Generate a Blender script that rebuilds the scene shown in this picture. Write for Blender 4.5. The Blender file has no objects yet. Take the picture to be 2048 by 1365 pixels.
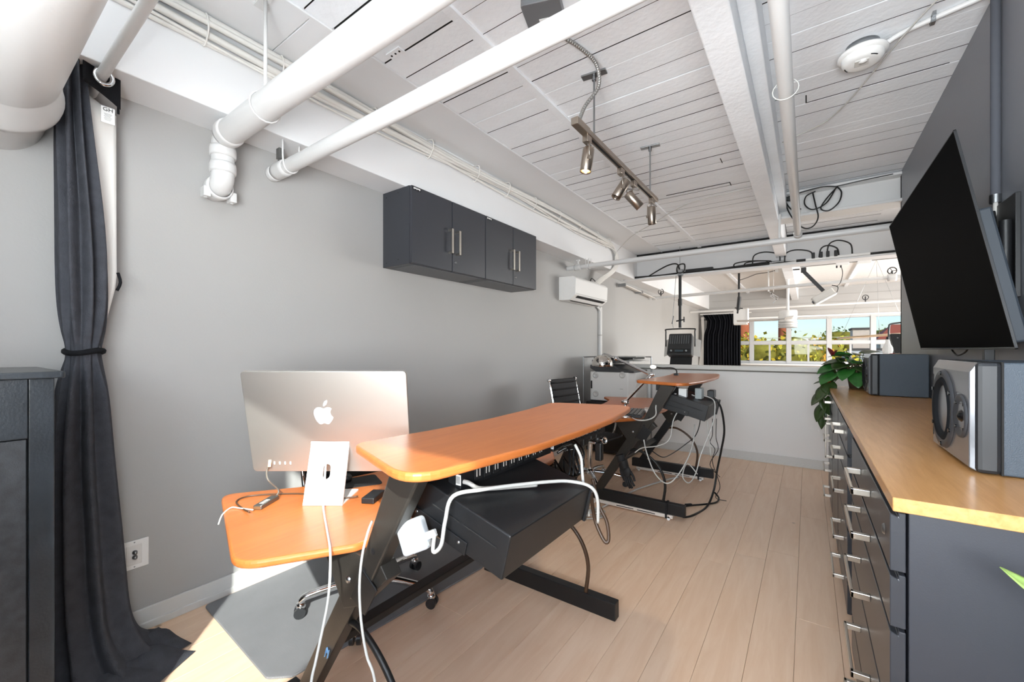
import bpy, bmesh, math, random
from mathutils import Vector, Matrix, Euler
random.seed(7)
S = bpy.context.scene
COL = S.collection

# ------------------------------------------------------------------ camera
cam_d = bpy.data.cameras.new('camera'); cam = bpy.data.objects.new('camera', cam_d); COL.objects.link(cam)
cam.location = (0, 0, 1.30)
cam.rotation_euler = (math.radians(90), 0, math.atan2(591, 829))
cam_d.sensor_width = 36; cam_d.lens = 36 * 829 / 2048; cam_d.shift_y = 16.5 / 2048
cam_d.clip_start = 0.05; cam_d.clip_end = 300
S.camera = cam

# ------------------------------------------------------------------ world, sun, daylight
W = bpy.data.worlds.new('World'); S.world = W; W.use_nodes = True
nt = W.node_tree; nt.nodes.clear()
wo = nt.nodes.new('ShaderNodeOutputWorld'); bg = nt.nodes.new('ShaderNodeBackground')
sky = nt.nodes.new('ShaderNodeTexSky'); sky.sky_type = 'NISHITA'; sky.sun_disc = False
sky.sun_elevation = math.radians(34); sky.sun_rotation = math.radians(132)
sky.air_density = 1.0; sky.dust_density = 0.7; sky.ozone_density = 3.5
nt.links.new(sky.outputs[0], bg.inputs[0]); bg.inputs[1].default_value = 0.46
nt.links.new(bg.outputs[0], wo.inputs[0])

SUN_DIR = Vector((-.326, .293, -.28)).normalized()
sd = bpy.data.lights.new('sun', 'SUN'); sd.energy = 8.0; sd.angle = math.radians(0.7); sd.color = (1.0, .95, .86)
so = bpy.data.objects.new('sun', sd); COL.objects.link(so); so.rotation_euler = SUN_DIR.to_track_quat('-Z', 'Y').to_euler()

def area(name, loc, d, sx, sy, e, col=(1, 1, 1)):
    l = bpy.data.lights.new(name, 'AREA'); l.shape = 'RECTANGLE'; l.size = sx; l.size_y = sy; l.energy = e; l.color = col
    o = bpy.data.objects.new(name, l); COL.objects.link(o); o.location = loc
    o.rotation_euler = Vector(d).to_track_quat('-Z', 'Y').to_euler(); return o
# added fill lamps: at the window behind the camera, then at two invented windows
area('window_daylight', (.08, -.735, 1.45), (.05, .70, .71), 1.3, 1.2, 155, (.94, .975, 1.0))
area('window_daylight', (2.17, -.735, 1.7), (-.3, .8, .5), 1.6, 1.5, 80, (.94, .975, 1.0))
area('window_daylight', (3.52, 9.2, 1.6), (-1, 0, 0), 4.5, 1.5, 230, (1, .99, .98))

S.view_settings.view_transform = 'Standard'; S.view_settings.look = 'None'
S.view_settings.gamma = 1; S.view_settings.use_curve_mapping = False
S.view_settings.exposure = 0.55
S.cycles.max_bounces = 10; S.cycles.diffuse_bounces = 6; S.cycles.transparent_max_bounces = 16
S.cycles.sample_clamp_indirect = 6

# ------------------------------------------------------------------ materials
def lin(c):
    if isinstance(c, str):
        c = [int(c[i:i+2], 16) / 255 for i in (0, 2, 4)]
    return tuple((x / 12.92 if x <= .04045 else ((x + .055) / 1.055) ** 2.4) for x in c) + (1,)
MATS = {}
def mat(name, col, rough=.5, metal=0, spec=.5, bump=0, bscale=60, var=0, vscale=3, coat=0, emit=None, es=0, rnd=0):
    if name in MATS: return MATS[name]
    m = bpy.data.materials.new(name); m.use_nodes = True; n = m.node_tree; b = n.nodes['Principled BSDF']
    c = lin(col)
    b.inputs['Base Color'].default_value = c; b.inputs['Roughness'].default_value = rough
    b.inputs['Metallic'].default_value = metal; b.inputs['Specular IOR Level'].default_value = spec
    if coat: b.inputs['Coat Weight'].default_value = coat; b.inputs['Coat Roughness'].default_value = .1
    tc = n.nodes.new('ShaderNodeTexCoord')
    last = None
    if var:
        ns = n.nodes.new('ShaderNodeTexNoise'); ns.inputs['Scale'].default_value = vscale; ns.inputs['Detail'].default_value = 5
        n.links.new(tc.outputs['Object'], ns.inputs['Vector'])
        mr = n.nodes.new('ShaderNodeMapRange'); mr.inputs[1].default_value = .3; mr.inputs[2].default_value = .7
        mr.inputs[3].default_value = 1 - var; mr.inputs[4].default_value = 1 + var
        n.links.new(ns.outputs['Fac'], mr.inputs[0])
        hs = n.nodes.new('ShaderNodeHueSaturation'); hs.inputs['Color'].default_value = c
        n.links.new(mr.outputs[0], hs.inputs['Value']); last = hs
    if rnd:
        oi = n.nodes.new('ShaderNodeObjectInfo'); mr2 = n.nodes.new('ShaderNodeMapRange')
        mr2.inputs[3].default_value = 1 - rnd; mr2.inputs[4].default_value = 1 + rnd
        n.links.new(oi.outputs['Random'], mr2.inputs[0])
        h2 = n.nodes.new('ShaderNodeHueSaturation'); h2.inputs['Color'].default_value = c
        if last: n.links.new(last.outputs[0], h2.inputs['Color'])
        n.links.new(mr2.outputs[0], h2.inputs['Value']); last = h2
    if last: n.links.new(last.outputs[0], b.inputs['Base Color'])
    if bump:
        nb = n.nodes.new('ShaderNodeTexNoise'); nb.inputs['Scale'].default_value = bscale; nb.inputs['Detail'].default_value = 4
        n.links.new(tc.outputs['Object'], nb.inputs['Vector'])
        bp = n.nodes.new('ShaderNodeBump'); bp.inputs['Strength'].default_value = bump; bp.inputs['Distance'].default_value = .01
        n.links.new(nb.outputs['Fac'], bp.inputs['Height']); n.links.new(bp.outputs[0], b.inputs['Normal'])
    if emit: b.inputs['Emission Color'].default_value = lin(emit); b.inputs['Emission Strength'].default_value = es
    MATS[name] = m; return m

def wood(name, c1, c2, scale=(1, 12, 12), rough=.4, rnd=0, coat=0, knots=0, spec=.5, nscale=4, bump=.05):
    m = bpy.data.materials.new(name); m.use_nodes = True; n = m.node_tree; b = n.nodes['Principled BSDF']
    tc = n.nodes.new('ShaderNodeTexCoord'); mp = n.nodes.new('ShaderNodeMapping'); mp.inputs['Scale'].default_value = scale
    n.links.new(tc.outputs['Object'], mp.inputs['Vector'])
    if rnd:
        oi = n.nodes.new('ShaderNodeObjectInfo'); ad = n.nodes.new('ShaderNodeVectorMath'); ad.operation = 'ADD'
        ml = n.nodes.new('ShaderNodeMath'); ml.operation = 'MULTIPLY'; ml.inputs[1].default_value = 37
        n.links.new(oi.outputs['Random'], ml.inputs[0]); n.links.new(tc.outputs['Object'], ad.inputs[0]); n.links.new(ml.outputs[0], ad.inputs[1])
        n.links.new(ad.outputs[0], mp.inputs['Vector'])
    ns = n.nodes.new('ShaderNodeTexNoise'); ns.inputs['Scale'].default_value = nscale; ns.inputs['Detail'].default_value = 8; ns.inputs['Roughness'].default_value = .65
    ns.inputs['Distortion'].default_value = .6
    n.links.new(mp.outputs[0], ns.inputs['Vector'])
    cr = n.nodes.new('ShaderNodeValToRGB'); cr.color_ramp.elements[0].position = .3; cr.color_ramp.elements[1].position = .7
    cr.color_ramp.elements[0].color = lin(c2); cr.color_ramp.elements[1].color = lin(c1)
    n.links.new(ns.outputs['Fac'], cr.inputs[0]); last = cr.outputs[0]
    if rnd:
        mr = n.nodes.new('ShaderNodeMapRange'); mr.inputs[3].default_value = 1 - rnd; mr.inputs[4].default_value = 1 + rnd
        n.links.new(oi.outputs['Random'], mr.inputs[0]); hs = n.nodes.new('ShaderNodeHueSaturation')
        n.links.new(last, hs.inputs['Color']); n.links.new(mr.outputs[0], hs.inputs['Value']); last = hs.outputs[0]
    if knots:
        vo = n.nodes.new('ShaderNodeTexVoronoi'); vo.inputs['Scale'].default_value = 1.9
        n.links.new(ad.outputs[0] if rnd else tc.outputs['Object'], vo.inputs['Vector'])
        lt = n.nodes.new('ShaderNodeMapRange'); lt.inputs[1].default_value = .012; lt.inputs[2].default_value = .035; lt.inputs[3].default_value = knots; lt.inputs[4].default_value = 0
        n.links.new(vo.outputs['Distance'], lt.inputs[0])
        mx = n.nodes.new('ShaderNodeMixRGB'); mx.inputs[2].default_value = lin('5a4636'); n.links.new(lt.outputs[0], mx.inputs[0]); n.links.new(last, mx.inputs[1]); last = mx.outputs[0]
    n.links.new(last, b.inputs['Base Color']); b.inputs['Roughness'].default_value = rough; b.inputs['Specular IOR Level'].default_value = spec
    if coat: b.inputs['Coat Weight'].default_value = coat; b.inputs['Coat Roughness'].default_value = .12
    bp = n.nodes.new('ShaderNodeBump'); bp.inputs['Strength'].default_value = bump; bp.inputs['Distance'].default_value = .004
    n.links.new(ns.outputs['Fac'], bp.inputs['Height']); n.links.new(bp.outputs[0], b.inputs['Normal'])
    MATS[name] = m; return m

def glass_mat(name, tint='f4f8fa', g0=.03, g1=.6):
    m = bpy.data.materials.new(name); m.use_nodes = True; n = m.node_tree; n.nodes.clear()
    o = n.nodes.new('ShaderNodeOutputMaterial'); t = n.nodes.new('ShaderNodeBsdfTransparent'); g = n.nodes.new('ShaderNodeBsdfGlossy')
    t.inputs[0].default_value = lin(tint); g.inputs['Roughness'].default_value = .02
    lw = n.nodes.new('ShaderNodeLayerWeight'); f = n.nodes.new('ShaderNodeMath'); f.operation = 'POWER'; f.inputs[1].default_value = 4
    f2 = n.nodes.new('ShaderNodeMath'); f2.operation = 'MULTIPLY_ADD'; f2.inputs[1].default_value = g1; f2.inputs[2].default_value = g0; mx = n.nodes.new('ShaderNodeMixShader')
    n.links.new(lw.outputs['Facing'], f.inputs[0]); n.links.new(f.outputs[0], f2.inputs[0]); n.links.new(f2.outputs[0], mx.inputs[0]); n.links.new(t.outputs[0], mx.inputs[1]); n.links.new(g.outputs[0], mx.inputs[2]); n.links.new(mx.outputs[0], o.inputs[0])
    MATS[name] = m; return m

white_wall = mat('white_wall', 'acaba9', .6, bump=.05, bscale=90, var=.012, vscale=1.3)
dark_wall = mat('charcoal_wall', '787a80', .38, spec=.55, bump=.05, bscale=70, var=.03, vscale=1.2)
ceil_paint = mat('ceiling_paint', 'f3f6f9', .55, bump=.25, bscale=35, var=.035, vscale=5, rnd=.025)
panel_paint = mat('panel_paint', 'e6e7e8', .6, bump=.05, bscale=40, var=.015, vscale=2)
pipe_paint = mat('pipe_paint', 'd8d8d7', .35, bump=.06, bscale=40)
cable_paint = mat('cable_paint', 'e3e1dc', .45, bump=.1, bscale=80)
trim_paint = mat('trim_paint', 'deddd9', .4)
gap_dark = mat('gap_dark', '1c1b1a', .9)
cabinet = mat('cabinet_charcoal', '36383e', .38, spec=.5, bump=.03, bscale=300)
cabinet_in = mat('cabinet_inside', '141416', .7)
handle_m = mat('brushed_nickel', 'd8d2c8', .28, metal=1)
chrome = mat('chrome', 'e6e6e6', .07, metal=1)
steel = mat('steel', '9a9c9e', .35, metal=1)
bronze = mat('brushed_bronze', 'a69a8e', .33, metal=1)
black = mat('black_powder', '17181a', .42, bump=.04, bscale=250)
blackrough = mat('black_rough', '131315', .75)
blackgloss = mat('black_gloss', '0c0d0e', .18)
gunmetal = mat('gunmetal', '3a3733', .38, metal=.4, bump=.03, bscale=200)
white_p = mat('white_plastic', 'f1f1ef', .35)
white_c = mat('white_cable', 'c2c1bc', .45)
black_c = mat('black_cable', '121212', .45)
brown_c = mat('brown_cable', '4b3626', .4)
curtain_m = mat('curtain_fabric', '45474d', .85, spec=.2, bump=.3, bscale=220, var=.14, vscale=25)
curtain_d = mat('curtain_band', '17181b', .85, spec=.2, bump=.2, bscale=200)
lining_m = mat('curtain_lining', 'e4e2de', .8)
alu = mat('aluminium', 'dcd8d2', .42, metal=.92)
alu_w = mat('aluminium_light', 'f2f2f1', .3, metal=.35)
screen_m = mat('tv_screen', '050506', .5, spec=0, coat=.10)
screen_m.node_tree.nodes['Principled BSDF'].inputs['Coat Roughness'].default_value = .42
deskwood = wood('cherry_veneer', 'bd6f38', 'ad602e', (14, 1.2, 14), rough=.30, nscale=3, bump=0)
bamboo = wood('bamboo_top', 'd2a069', 'bd864c', (20, 1.6, 20), rough=.3, nscale=3, coat=.08, bump=.02)
oak = wood('pale_oak', 'f0d3b8', 'e4c1a2', (9, .9, 9), rough=.38, rnd=.035, knots=.8, nscale=2.2, bump=.03)
glass = glass_mat('window_glass')
glass_far = glass_mat('tinted_glass', 'bcbfc1', .008, .3)  # grey tint added to dim the bright view outside
leaf_m = mat('plant_leaf', '2f6a2a', .35, var=.2, vscale=30, rnd=.15)
leaf_d = mat('plant_leaf_dark', '33491f', .4, var=.2, vscale=30, rnd=.15)

# ------------------------------------------------------------------ mesh helpers
def rot_to(d):
    return Vector(d).normalized().to_track_quat('Z', 'Y').to_matrix()
class MB:
    def __init__(s): s.v = []; s.f = []; s.sm = []
    def add(s, vs, fs, smooth=False, M=None):
        o = len(s.v)
        s.v += [(M @ Vector(p)) if M is not None else Vector(p) for p in vs]
        s.f += [tuple(i + o for i in f) for f in fs]; s.sm += [smooth] * len(fs); return s
    def box(s, x0, x1, y0, y1, z0, z1, M=None):
        vs = [(x, y, z) for x in (x0, x1) for y in (y0, y1) for z in (z0, z1)]
        return s.add(vs, [(0, 1, 3, 2), (4, 6, 7, 5), (0, 4, 5, 1), (2, 3, 7, 6), (0, 2, 6, 4), (1, 5, 7, 3)], False, M)
    def cbox(s, c, sz, R=None):
        M = Matrix.Translation(c) @ ((R.to_4x4()) if R is not None else Matrix.Identity(4))
        return s.box(-sz[0]/2, sz[0]/2, -sz[1]/2, sz[1]/2, -sz[2]/2, sz[2]/2, M)
    def bar(s, p0, p1, w, h, up=(0, 0, 1)):
        p0 = Vector(p0); p1 = Vector(p1); d = (p1 - p0); L = d.length; d.normalize()
        x = Vector(up).cross(d)
        if x.length < 1e-4: x = Vector((1, 0, 0)).cross(d)
        x.normalize(); y = d.cross(x)
        M = Matrix.Translation(p0) @ Matrix((x, y, d)).transposed().to_4x4()
        return s.box(-w/2, w/2, -h/2, h/2, 0, L, M)
    def cyl(s, p0, p1, r0, r1=None, n=16, caps=True):
        r1 = r0 if r1 is None else r1
        p0 = Vector(p0); p1 = Vector(p1); R = rot_to(p1 - p0)
        vs = []
        for p, r in ((p0, r0), (p1, r1)):
            for i in range(n):
                a = 2 * math.pi * i / n; vs.append(p + R @ Vector((r * math.cos(a), r * math.sin(a), 0)))
        s.add(vs, [(i, (i + 1) % n, n + (i + 1) % n, n + i) for i in range(n)], True)
        if caps:
            s.add(vs[:n], [tuple(range(n))[::-1]]); s.add(vs[n:], [tuple(range(n))])
        return s
    def lathe(s, prof, o=(0, 0, 0), d=(0, 0, 1), n=24, smooth=True):
        R = rot_to(d); o = Vector(o); vs = []; m = len(prof)
        for i in range(n):
            a = 2 * math.pi * i / n
            for r, z in prof: vs.append(o + R @ Vector((r * math.cos(a), r * math.sin(a), z)))
        fs = [(i * m + j, ((i + 1) % n) * m + j, ((i + 1) % n) * m + j + 1, i * m + j + 1) for i in range(n) for j in range(m - 1)]
        return s.add(vs, fs, smooth)
    def tube(s, pts, r, n=8, res=6, closed=False, smooth=True):
        P = [Vector(p) for p in pts]
        if res > 1 and len(P) > 2:
            Q = []; N = len(P)
            rng = range(N if closed else N - 1)
            for i in rng:
                if closed: a, b, c, e = P[i-1], P[i], P[(i+1) % N], P[(i+2) % N]
                else: a = P[max(i-1, 0)]; b = P[i]; c = P[i+1]; e = P[min(i+2, N-1)]
                for k in range(res):
                    t = k / res
                    Q.append(.5 * ((2*b) + (c-a)*t + (2*a-5*b+4*c-e)*t*t + (3*b-a-3*c+e)*t*t*t))
            if not closed: Q.append(P[-1])
            P = Q
        m = len(P); T = []
        for i in range(m):
            a = P[i-1] if (i > 0 or closed) else P[0]; b = P[(i+1) % m] if (i < m-1 or closed) else P[-1]
            t = (b - a); T.append(t.normalized() if t.length > 1e-9 else Vector((0, 0, 1)))
        u = T[0].orthogonal().normalized(); vs = []
        rr = r if isinstance(r, (list, tuple)) else None
        for i in range(m):
            u = (u - T[i] * u.dot(T[i])); u = u.normalized() if u.length > 1e-6 else T[i].orthogonal().normalized()
            w = T[i].cross(u)
            ri = r if rr is None else rr[0] + (rr[1] - rr[0]) * i / max(1, m - 1)
            for k in range(n):
                a = 2 * math.pi * k / n; vs.append(P[i] + ri * (math.cos(a) * u + math.sin(a) * w))
        fs = [(i*n+k, i*n+(k+1) % n, ((i+1) % m)*n+(k+1) % n, ((i+1) % m)*n+k) for i in range(m if closed else m-1) for k in range(n)]
        if not closed: fs += [tuple(range(n))[::-1], tuple(range((m-1)*n, m*n))]
        return s.add(vs, fs, smooth)
    def prism(s, out, z0, z1, M=None):
        n = len(out); vs = [(x, y, z0) for x, y in out] + [(x, y, z1) for x, y in out]
        a = sum(out[i][0]*out[(i+1) % n][1]-out[(i+1) % n][0]*out[i][1] for i in range(n))
        fs = [tuple(range(n))[::-1], tuple(range(n, 2*n))] + [(i, (i+1) % n, n+(i+1) % n, n+i) for i in range(n)]
        if a < 0: fs = [f[::-1] for f in fs]
        return s.add(vs, fs, False, M)
    def prism_y(s, out, y0, y1):          # outline in X,Z extruded along Y
        M = Matrix(((1, 0, 0, 0), (0, 0, 1, 0), (0, 1, 0, 0), (0, 0, 0, 1)))
        n = len(out); o2 = out[::-1]
        return s.prism(o2, y0, y1, M)
    def sphere(s, c, r, n=12, sc=(1, 1, 1)):
        c = Vector(c); m = n // 2; vs = []
        for i in range(m + 1):
            t = math.pi * i / m
            for j in range(n):
                a = 2 * math.pi * j / n
                vs.append(c + Vector((r*sc[0]*math.sin(t)*math.cos(a), r*sc[1]*math.sin(t)*math.sin(a), r*sc[2]*math.cos(t))))
        return s.add(vs, [(i*n+j, (i+1)*n+j, (i+1)*n+(j+1) % n, i*n+(j+1) % n) for i in range(m) for j in range(n)], True)
    def build(s, name, m, parent=None, bevel=0, seg=2, loc=None, fix=False, smooth_angle=None):
        base = ORG.get(parent.name, Vector()) if parent else Vector(loc or (0, 0, 0))
        me = bpy.data.meshes.new(name); me.from_pydata([v - base for v in s.v], [], s.f); me.update()
        me.polygons.foreach_set('use_smooth', s.sm)
        if fix:
            b = bmesh.new(); b.from_mesh(me); bmesh.ops.remove_doubles(b, verts=b.verts, dist=1e-5); bmesh.ops.recalc_face_normals(b, faces=b.faces); b.to_mesh(me); b.free()
        me.materials.append(m)
        o = bpy.data.objects.new(name, me); COL.objects.link(o)
        if parent: o.parent = parent; ORG[o.name] = base
        else: o.location = base; ORG[o.name] = base
        if bevel:
            md = o.modifiers.new('bevel', 'BEVEL'); md.width = bevel; md.segments = seg; md.limit_method = 'ANGLE'; md.angle_limit = math.radians(40)
            md.harden_normals = False
        return o
ORG = {}
def thing(name, label, cat, loc=(0, 0, 0), group=None, rz=0):
    o = bpy.data.objects.new(name, None); COL.objects.link(o); o.location = loc; o.rotation_euler[2] = rz
    o.empty_display_size = .1
    o['label'] = label; o['category'] = cat
    if group: o['group'] = group
    ORG[o.name] = Vector(loc); return o
def tag(o, label, cat, group=None):
    o['label'] = label; o['category'] = cat
    if group: o['group'] = group
    return o
def struct(o, label=None):
    o['kind'] = 'structure'
    if label: o['label'] = label
    return o
def copy_tree(o, parent=None):
    c = o.copy(); COL.objects.link(c); c.parent = parent
    for ch in [x for x in bpy.data.objects if x.parent == o]: copy_tree(ch, c)
    return c
def rounded(pts, default=.02, n=6):
    out = []; N = len(pts)
    for i in range(N):
        p = Vector(pts[i][:2]); r = pts[i][2] if len(pts[i]) > 2 else default
        a = Vector(pts[i-1][:2]); b = Vector(pts[(i+1) % N][:2])
        if r <= 0: out.append(tuple(p)); continue
        d1 = (a - p).normalized(); d2 = (b - p).normalized(); ang = d1.angle(d2)
        t = min(r / math.tan(ang / 2), (a - p).length * .48, (b - p).length * .48)
        p1 = p + d1 * t; p2 = p + d2 * t
        for k in range(n + 1):
            s = k / n; out.append(tuple((1-s)**2 * p1 + 2*s*(1-s) * p + s*s * p2))
    return out
def text_mesh(name, body, size, m, parent, M, depth=.0006):
    cu = bpy.data.curves.new(name, 'FONT'); cu.body = body; cu.size = size; cu.extrude = depth; cu.align_x = 'CENTER'; cu.align_y = 'CENTER'
    t = bpy.data.objects.new('tmp_text', cu); COL.objects.link(t)
    dg = bpy.context.evaluated_depsgraph_get(); me = bpy.data.meshes.new_from_object(t.evaluated_get(dg))
    bpy.data.objects.remove(t); bpy.data.curves.remove(cu)
    base = ORG.get(parent.name, Vector())
    me.transform(Matrix.Translation(-base) @ M); me.materials.clear(); me.materials.append(m)
    o = bpy.data.objects.new(name, me); COL.objects.link(o); o.parent = parent; ORG[o.name] = base; return o
def frame(o, x, y):          # matrix with local x,y axes and origin
    x = Vector(x).normalized(); y = Vector(y).normalized(); z = x.cross(y)
    return Matrix.Translation(o) @ Matrix((x, y, z)).transposed().to_4x4()
def cable(name, pts, r, m, label, cat='cable', group=None, n=8, res=6):
    return tag(MB().tube(pts, r, n, res).build(name, m, loc=pts[-1]), label, cat, group)
# ------------------------------------------------------------------ the setting
ZC = 2.84; XL = -2.51; XR = .66; YH = 6.70; YF = 12.8
# floor: sub-floor slab plus oak planks running away from the camera
fl = struct(MB().box(XL, 3.1, -.9, 5.6, -.12, -.018).build('floor', gap_dark), 'pale oak plank floor')
px0 = -.045 + .165 * 19; plank_cache = {}
xs = []; x = -.045
while x > XL: x -= .165
while x < 3.1: xs.append(x); x += .165
for i, x in enumerate(xs):
    y = -.9 - random.random() * 1.6
    while y < 5.57:
        L = random.choice((1.5, 1.8, 2.1, 2.4)); a = max(y, -.9); b = min(y + L, 5.57); y += L
        if b - a < .02: continue
        xa = max(x, XL); xb = min(x + .165, 3.1)
        if xb - xa < .02: continue
        g = .0005
        o = MB().box(xa + g, xb - g, a + g, b - g, -.018, 0).build('floor_plank', oak, fl, bevel=.0008, seg=1)
# lower floor of the big room
struct(MB().box(XL - .1, 3.7, 5.6, YF + .1, -.75, -.6).build('floor', mat('far_floor', 'b09a86', .5), loc=(0, 9, -.6)), 'floor of the big room beyond the half wall')

# ceiling: backing slab, plank rows between battens, plain panel along the bulkhead
ce = struct(MB().box(XL - .1, 3.7, -.9, YF + .1, ZC + .009, ZC + .12).build('ceiling', gap_dark), 'white painted plank ceiling')
pc = {}
def ceil_row(x0, x1, y):
    for_key = (x0, x1)
    if for_key not in pc:
        pc[for_key] = []
        for g, bv in ((.0035, 0), (.006, 0), (.010, 0), (.003, .002)):
            q = MB().box(x0, x1, 0, .1465 - g, 0, .0085).build('ceiling_plank', ceil_paint, ce, bevel=bv, seg=1)
            if not bv:           # long edges inside the joint coloured dark
                q.data.materials.append(gap_dark)
                for p_ in q.data.polygons:
                    if abs(p_.normal.y) > .9: p_.material_index = 1
            pc[for_key].append(q)
        o = pc[for_key][0]; us = pc[for_key]
        for q in us: q['_used'] = False
    k = random.choices((0, 1, 2, 3), (5, 4, 2, 3))[0]
    src = pc[for_key][k]
    if src['_used']: o = src.copy(); COL.objects.link(o)
    else: o = src; src['_used'] = True
    o.location = (0, y, ZC + random.uniform(-.0025, .0005)); o.rotation_euler = (random.uniform(-.008, .008), 0, 0)
secs = [(-1.855, -1.325), (-1.295, -.352), (-.222, XR + .02)]
y0 = 1.275 - .1467 * 6
r = 0
while y0 + .1467 * r < YH - .05:
    for s in secs: ceil_row(s[0], s[1], y0 + .1467 * r)
    r += 1
for q in [q for v in pc.values() for q in v]:
    if not q['_used']: bpy.data.objects.remove(q)
    else: del q['_used']
for q in ce.children:
    if '_used' in q: del q['_used']
MB().box(-2.30, -1.865, -.9, 1.02, ZC - .004, ZC + .03).build('ceiling_panel', panel_paint, ce, bevel=.002, seg=1)
MB().box(-2.30, -1.865, 1.024, YH, ZC - .004, ZC + .03).build('ceiling_panel', panel_paint, ce, bevel=.002, seg=1)
MB().box(-1.880, -1.858, -.9, YH, ZC - .010, ZC + .03).build('edge_batten', panel_paint, ce, bevel=.002, seg=1)
MB().box(-1.342, -1.292, -.9, YH, ZC - .016, ZC + .03).build('batten', ceil_paint, ce, bevel=.002, seg=1)
# near part of the ceiling above and behind the camera
MB().box(-1.855, 3.7, -.9, y0 - .002, ZC, ZC + .03).build('ceiling_board', ceil_paint, ce)
MB().box(XR + .02, 3.7, y0, YH, ZC, ZC + .03).build('ceiling_board', ceil_paint, ce)
# far ceiling with narrow boards
fc = mat('far_ceiling', 'e2e0dd', .55)
n = fc.node_tree; b = n.nodes['Principled BSDF']; tc = n.nodes.new('ShaderNodeTexCoord'); sp = n.nodes.new('ShaderNodeSeparateXYZ')
mo = n.nodes.new('ShaderNodeMath'); mo.operation = 'PINGPONG'; mo.inputs[1].default_value = .0735
mr = n.nodes.new('ShaderNodeMapRange'); mr.inputs[1].default_value = 0; mr.inputs[2].default_value = .006; mr.inputs[3].default_value = 0; mr.inputs[4].default_value = 1
mx = n.nodes.new('ShaderNodeMixRGB'); mx.inputs[1].default_value = lin('8d8b88'); mx.inputs[2].default_value = lin('e2e0dd')
n.links.new(tc.outputs['Object'], sp.inputs[0]); n.links.new(sp.outputs['Y'], mo.inputs[0]); n.links.new(mo.outputs[0], mr.inputs[0]); n.links.new(mr.outputs[0], mx.inputs[0]); n.links.new(mx.outputs[0], b.inputs['Base Color'])
MB().box(-1.86, 3.7, YH + .1, YF, ZC, ZC + .03).build('ceiling_far_boards', fc, ce)
MB().box(-2.30, -1.86, YH + .1, YF, ZC - .004, ZC + .03).build('ceiling_panel', panel_paint, ce)
for k, xx in enumerate((-1.30, .75)):
    MB().box(xx - .03, xx + .03, YH + .1, YF, ZC - .03, ZC).build('batten', ceil_paint, ce)

# walls
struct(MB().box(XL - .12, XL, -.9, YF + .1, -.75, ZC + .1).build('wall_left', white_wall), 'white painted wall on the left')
struct(MB().box(XR, XR + .12, -.17, 4.90, -.1, ZC + .1).build('wall_right', dark_wall), 'charcoal painted wall behind the television')
struct(MB().box(XR + .12, 3.1, .35, .45, -.1, ZC + .1).build('wall_return', white_wall))
struct(MB().box(3.0, 3.12, -.9, .4, -.1, ZC + .1).build('wall_right_rear', white_wall))
# wall behind the camera, open where the daylight comes in
YB = -.75
# (outline made up to shape the sun patches: sloped lower right, lowered upper left)
wb = MB()
def col(x0, x1, l0, l1, u0):
    M = Matrix(((1, 0, 0, 0), (0, 0, -1, 0), (0, 1, 0, 0), (0, 0, 0, 1)))
    wb.prism([(x0, -.1), (x1, -.1), (x1, l1), (x0, l0)], -YB, -YB + .12, M); wb.prism([(x0, u0), (x1, u0), (x1, ZC + .1), (x0, ZC + .1)], -YB, -YB + .12, M)
col(-.617, -.30, .75, .75, 2.0); col(-.30, .06, .75, .75, 2.6); col(.06, .45, 1.45, 1.85, 2.6); col(.45, .70, 1.85, 2.2, 2.6); col(.70, 1.0, 2.2, 2.42, 2.6); col(1.0, 1.25, 2.42, 2.55, 2.6)
wb.box(XL, -.617, YB - .12, YB, -.1, ZC + .1).box(1.25, 1.35, YB - .12, YB, -.1, ZC + .1).box(1.35, 3.0, YB - .12, YB, -.1, .9).box(1.35, 3.0, YB - .12, YB, 2.5, ZC + .1)
struct(wb.build('wall_back', white_wall))
# boxed bulkhead along the left wall
struct(MB().box(XL, -2.268, -.9, YF, 2.43, ZC + .03).build('trim_1', panel_paint, bevel=.004), 'boxed bulkhead running along the top of the left wall')
# long centre beam, cross beam on the right, header over the half wall
struct(MB().box(-.350, -.228, -.9, YH, 2.545, ZC + .03).build('trim_2', ceil_paint, bevel=.006), 'white timber beam running the length of the ceiling')
struct(MB().box(-.228, -.165, -.9, 4.9, 2.66, ZC + .03).build('trim_3', ceil_paint, bevel=.005), 'narrow ledger fixed beside the long beam')
xb = MB().box(-.228, XR + .07, 4.93, 4.96, 2.60, ZC).box(-.228, XR + .07, 4.83, 5.05, 2.575, 2.60).box(-.228, XR + .07, 4.83, 5.05, ZC - .035, ZC - .012)
struct(xb.build('trim_4', pipe_paint, bevel=.004), 'white steel cross beam over the end of the charcoal wall')
hb = MB().box(XL, 3.7, YH, YH + .05, 2.44, ZC + .03).box(XL, 3.7, YH - .10, YH + .14, 2.42, 2.445)
struct(hb.build('trim_5', panel_paint, bevel=.004), 'white header beam with a ledge carrying black cables')
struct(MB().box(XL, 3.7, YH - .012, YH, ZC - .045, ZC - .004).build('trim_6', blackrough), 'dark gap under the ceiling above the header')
struct(MB().box(-.33, -.19, YH + .1, YF, 2.56, ZC + .03).build('trim_7', ceil_paint, bevel=.005), 'continuation of the long beam in the far room')
# half wall with cap
struct(MB().box(XL, 1.8, 5.57, 5.67, -.75, 1.035).build('wall_half', mat('half_wall_paint', 'efeeec', .6, bump=.05, bscale=90)), 'white half wall closing the office off from the big room')  # paler than the other walls: missing light at this distance painted in
struct(MB().box(XL, 1.8, 5.545, 5.69, 1.05, 1.10).build('trim_8', trim_paint, bevel=.004), 'white cap board on the half wall')
struct(MB().box(XL, 1.8, 5.56, 5.675, 1.035, 1.05).build('trim_9', mat('cap_gap', '77756f', .7)), 'grey shadow strip under the half wall cap')
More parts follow.
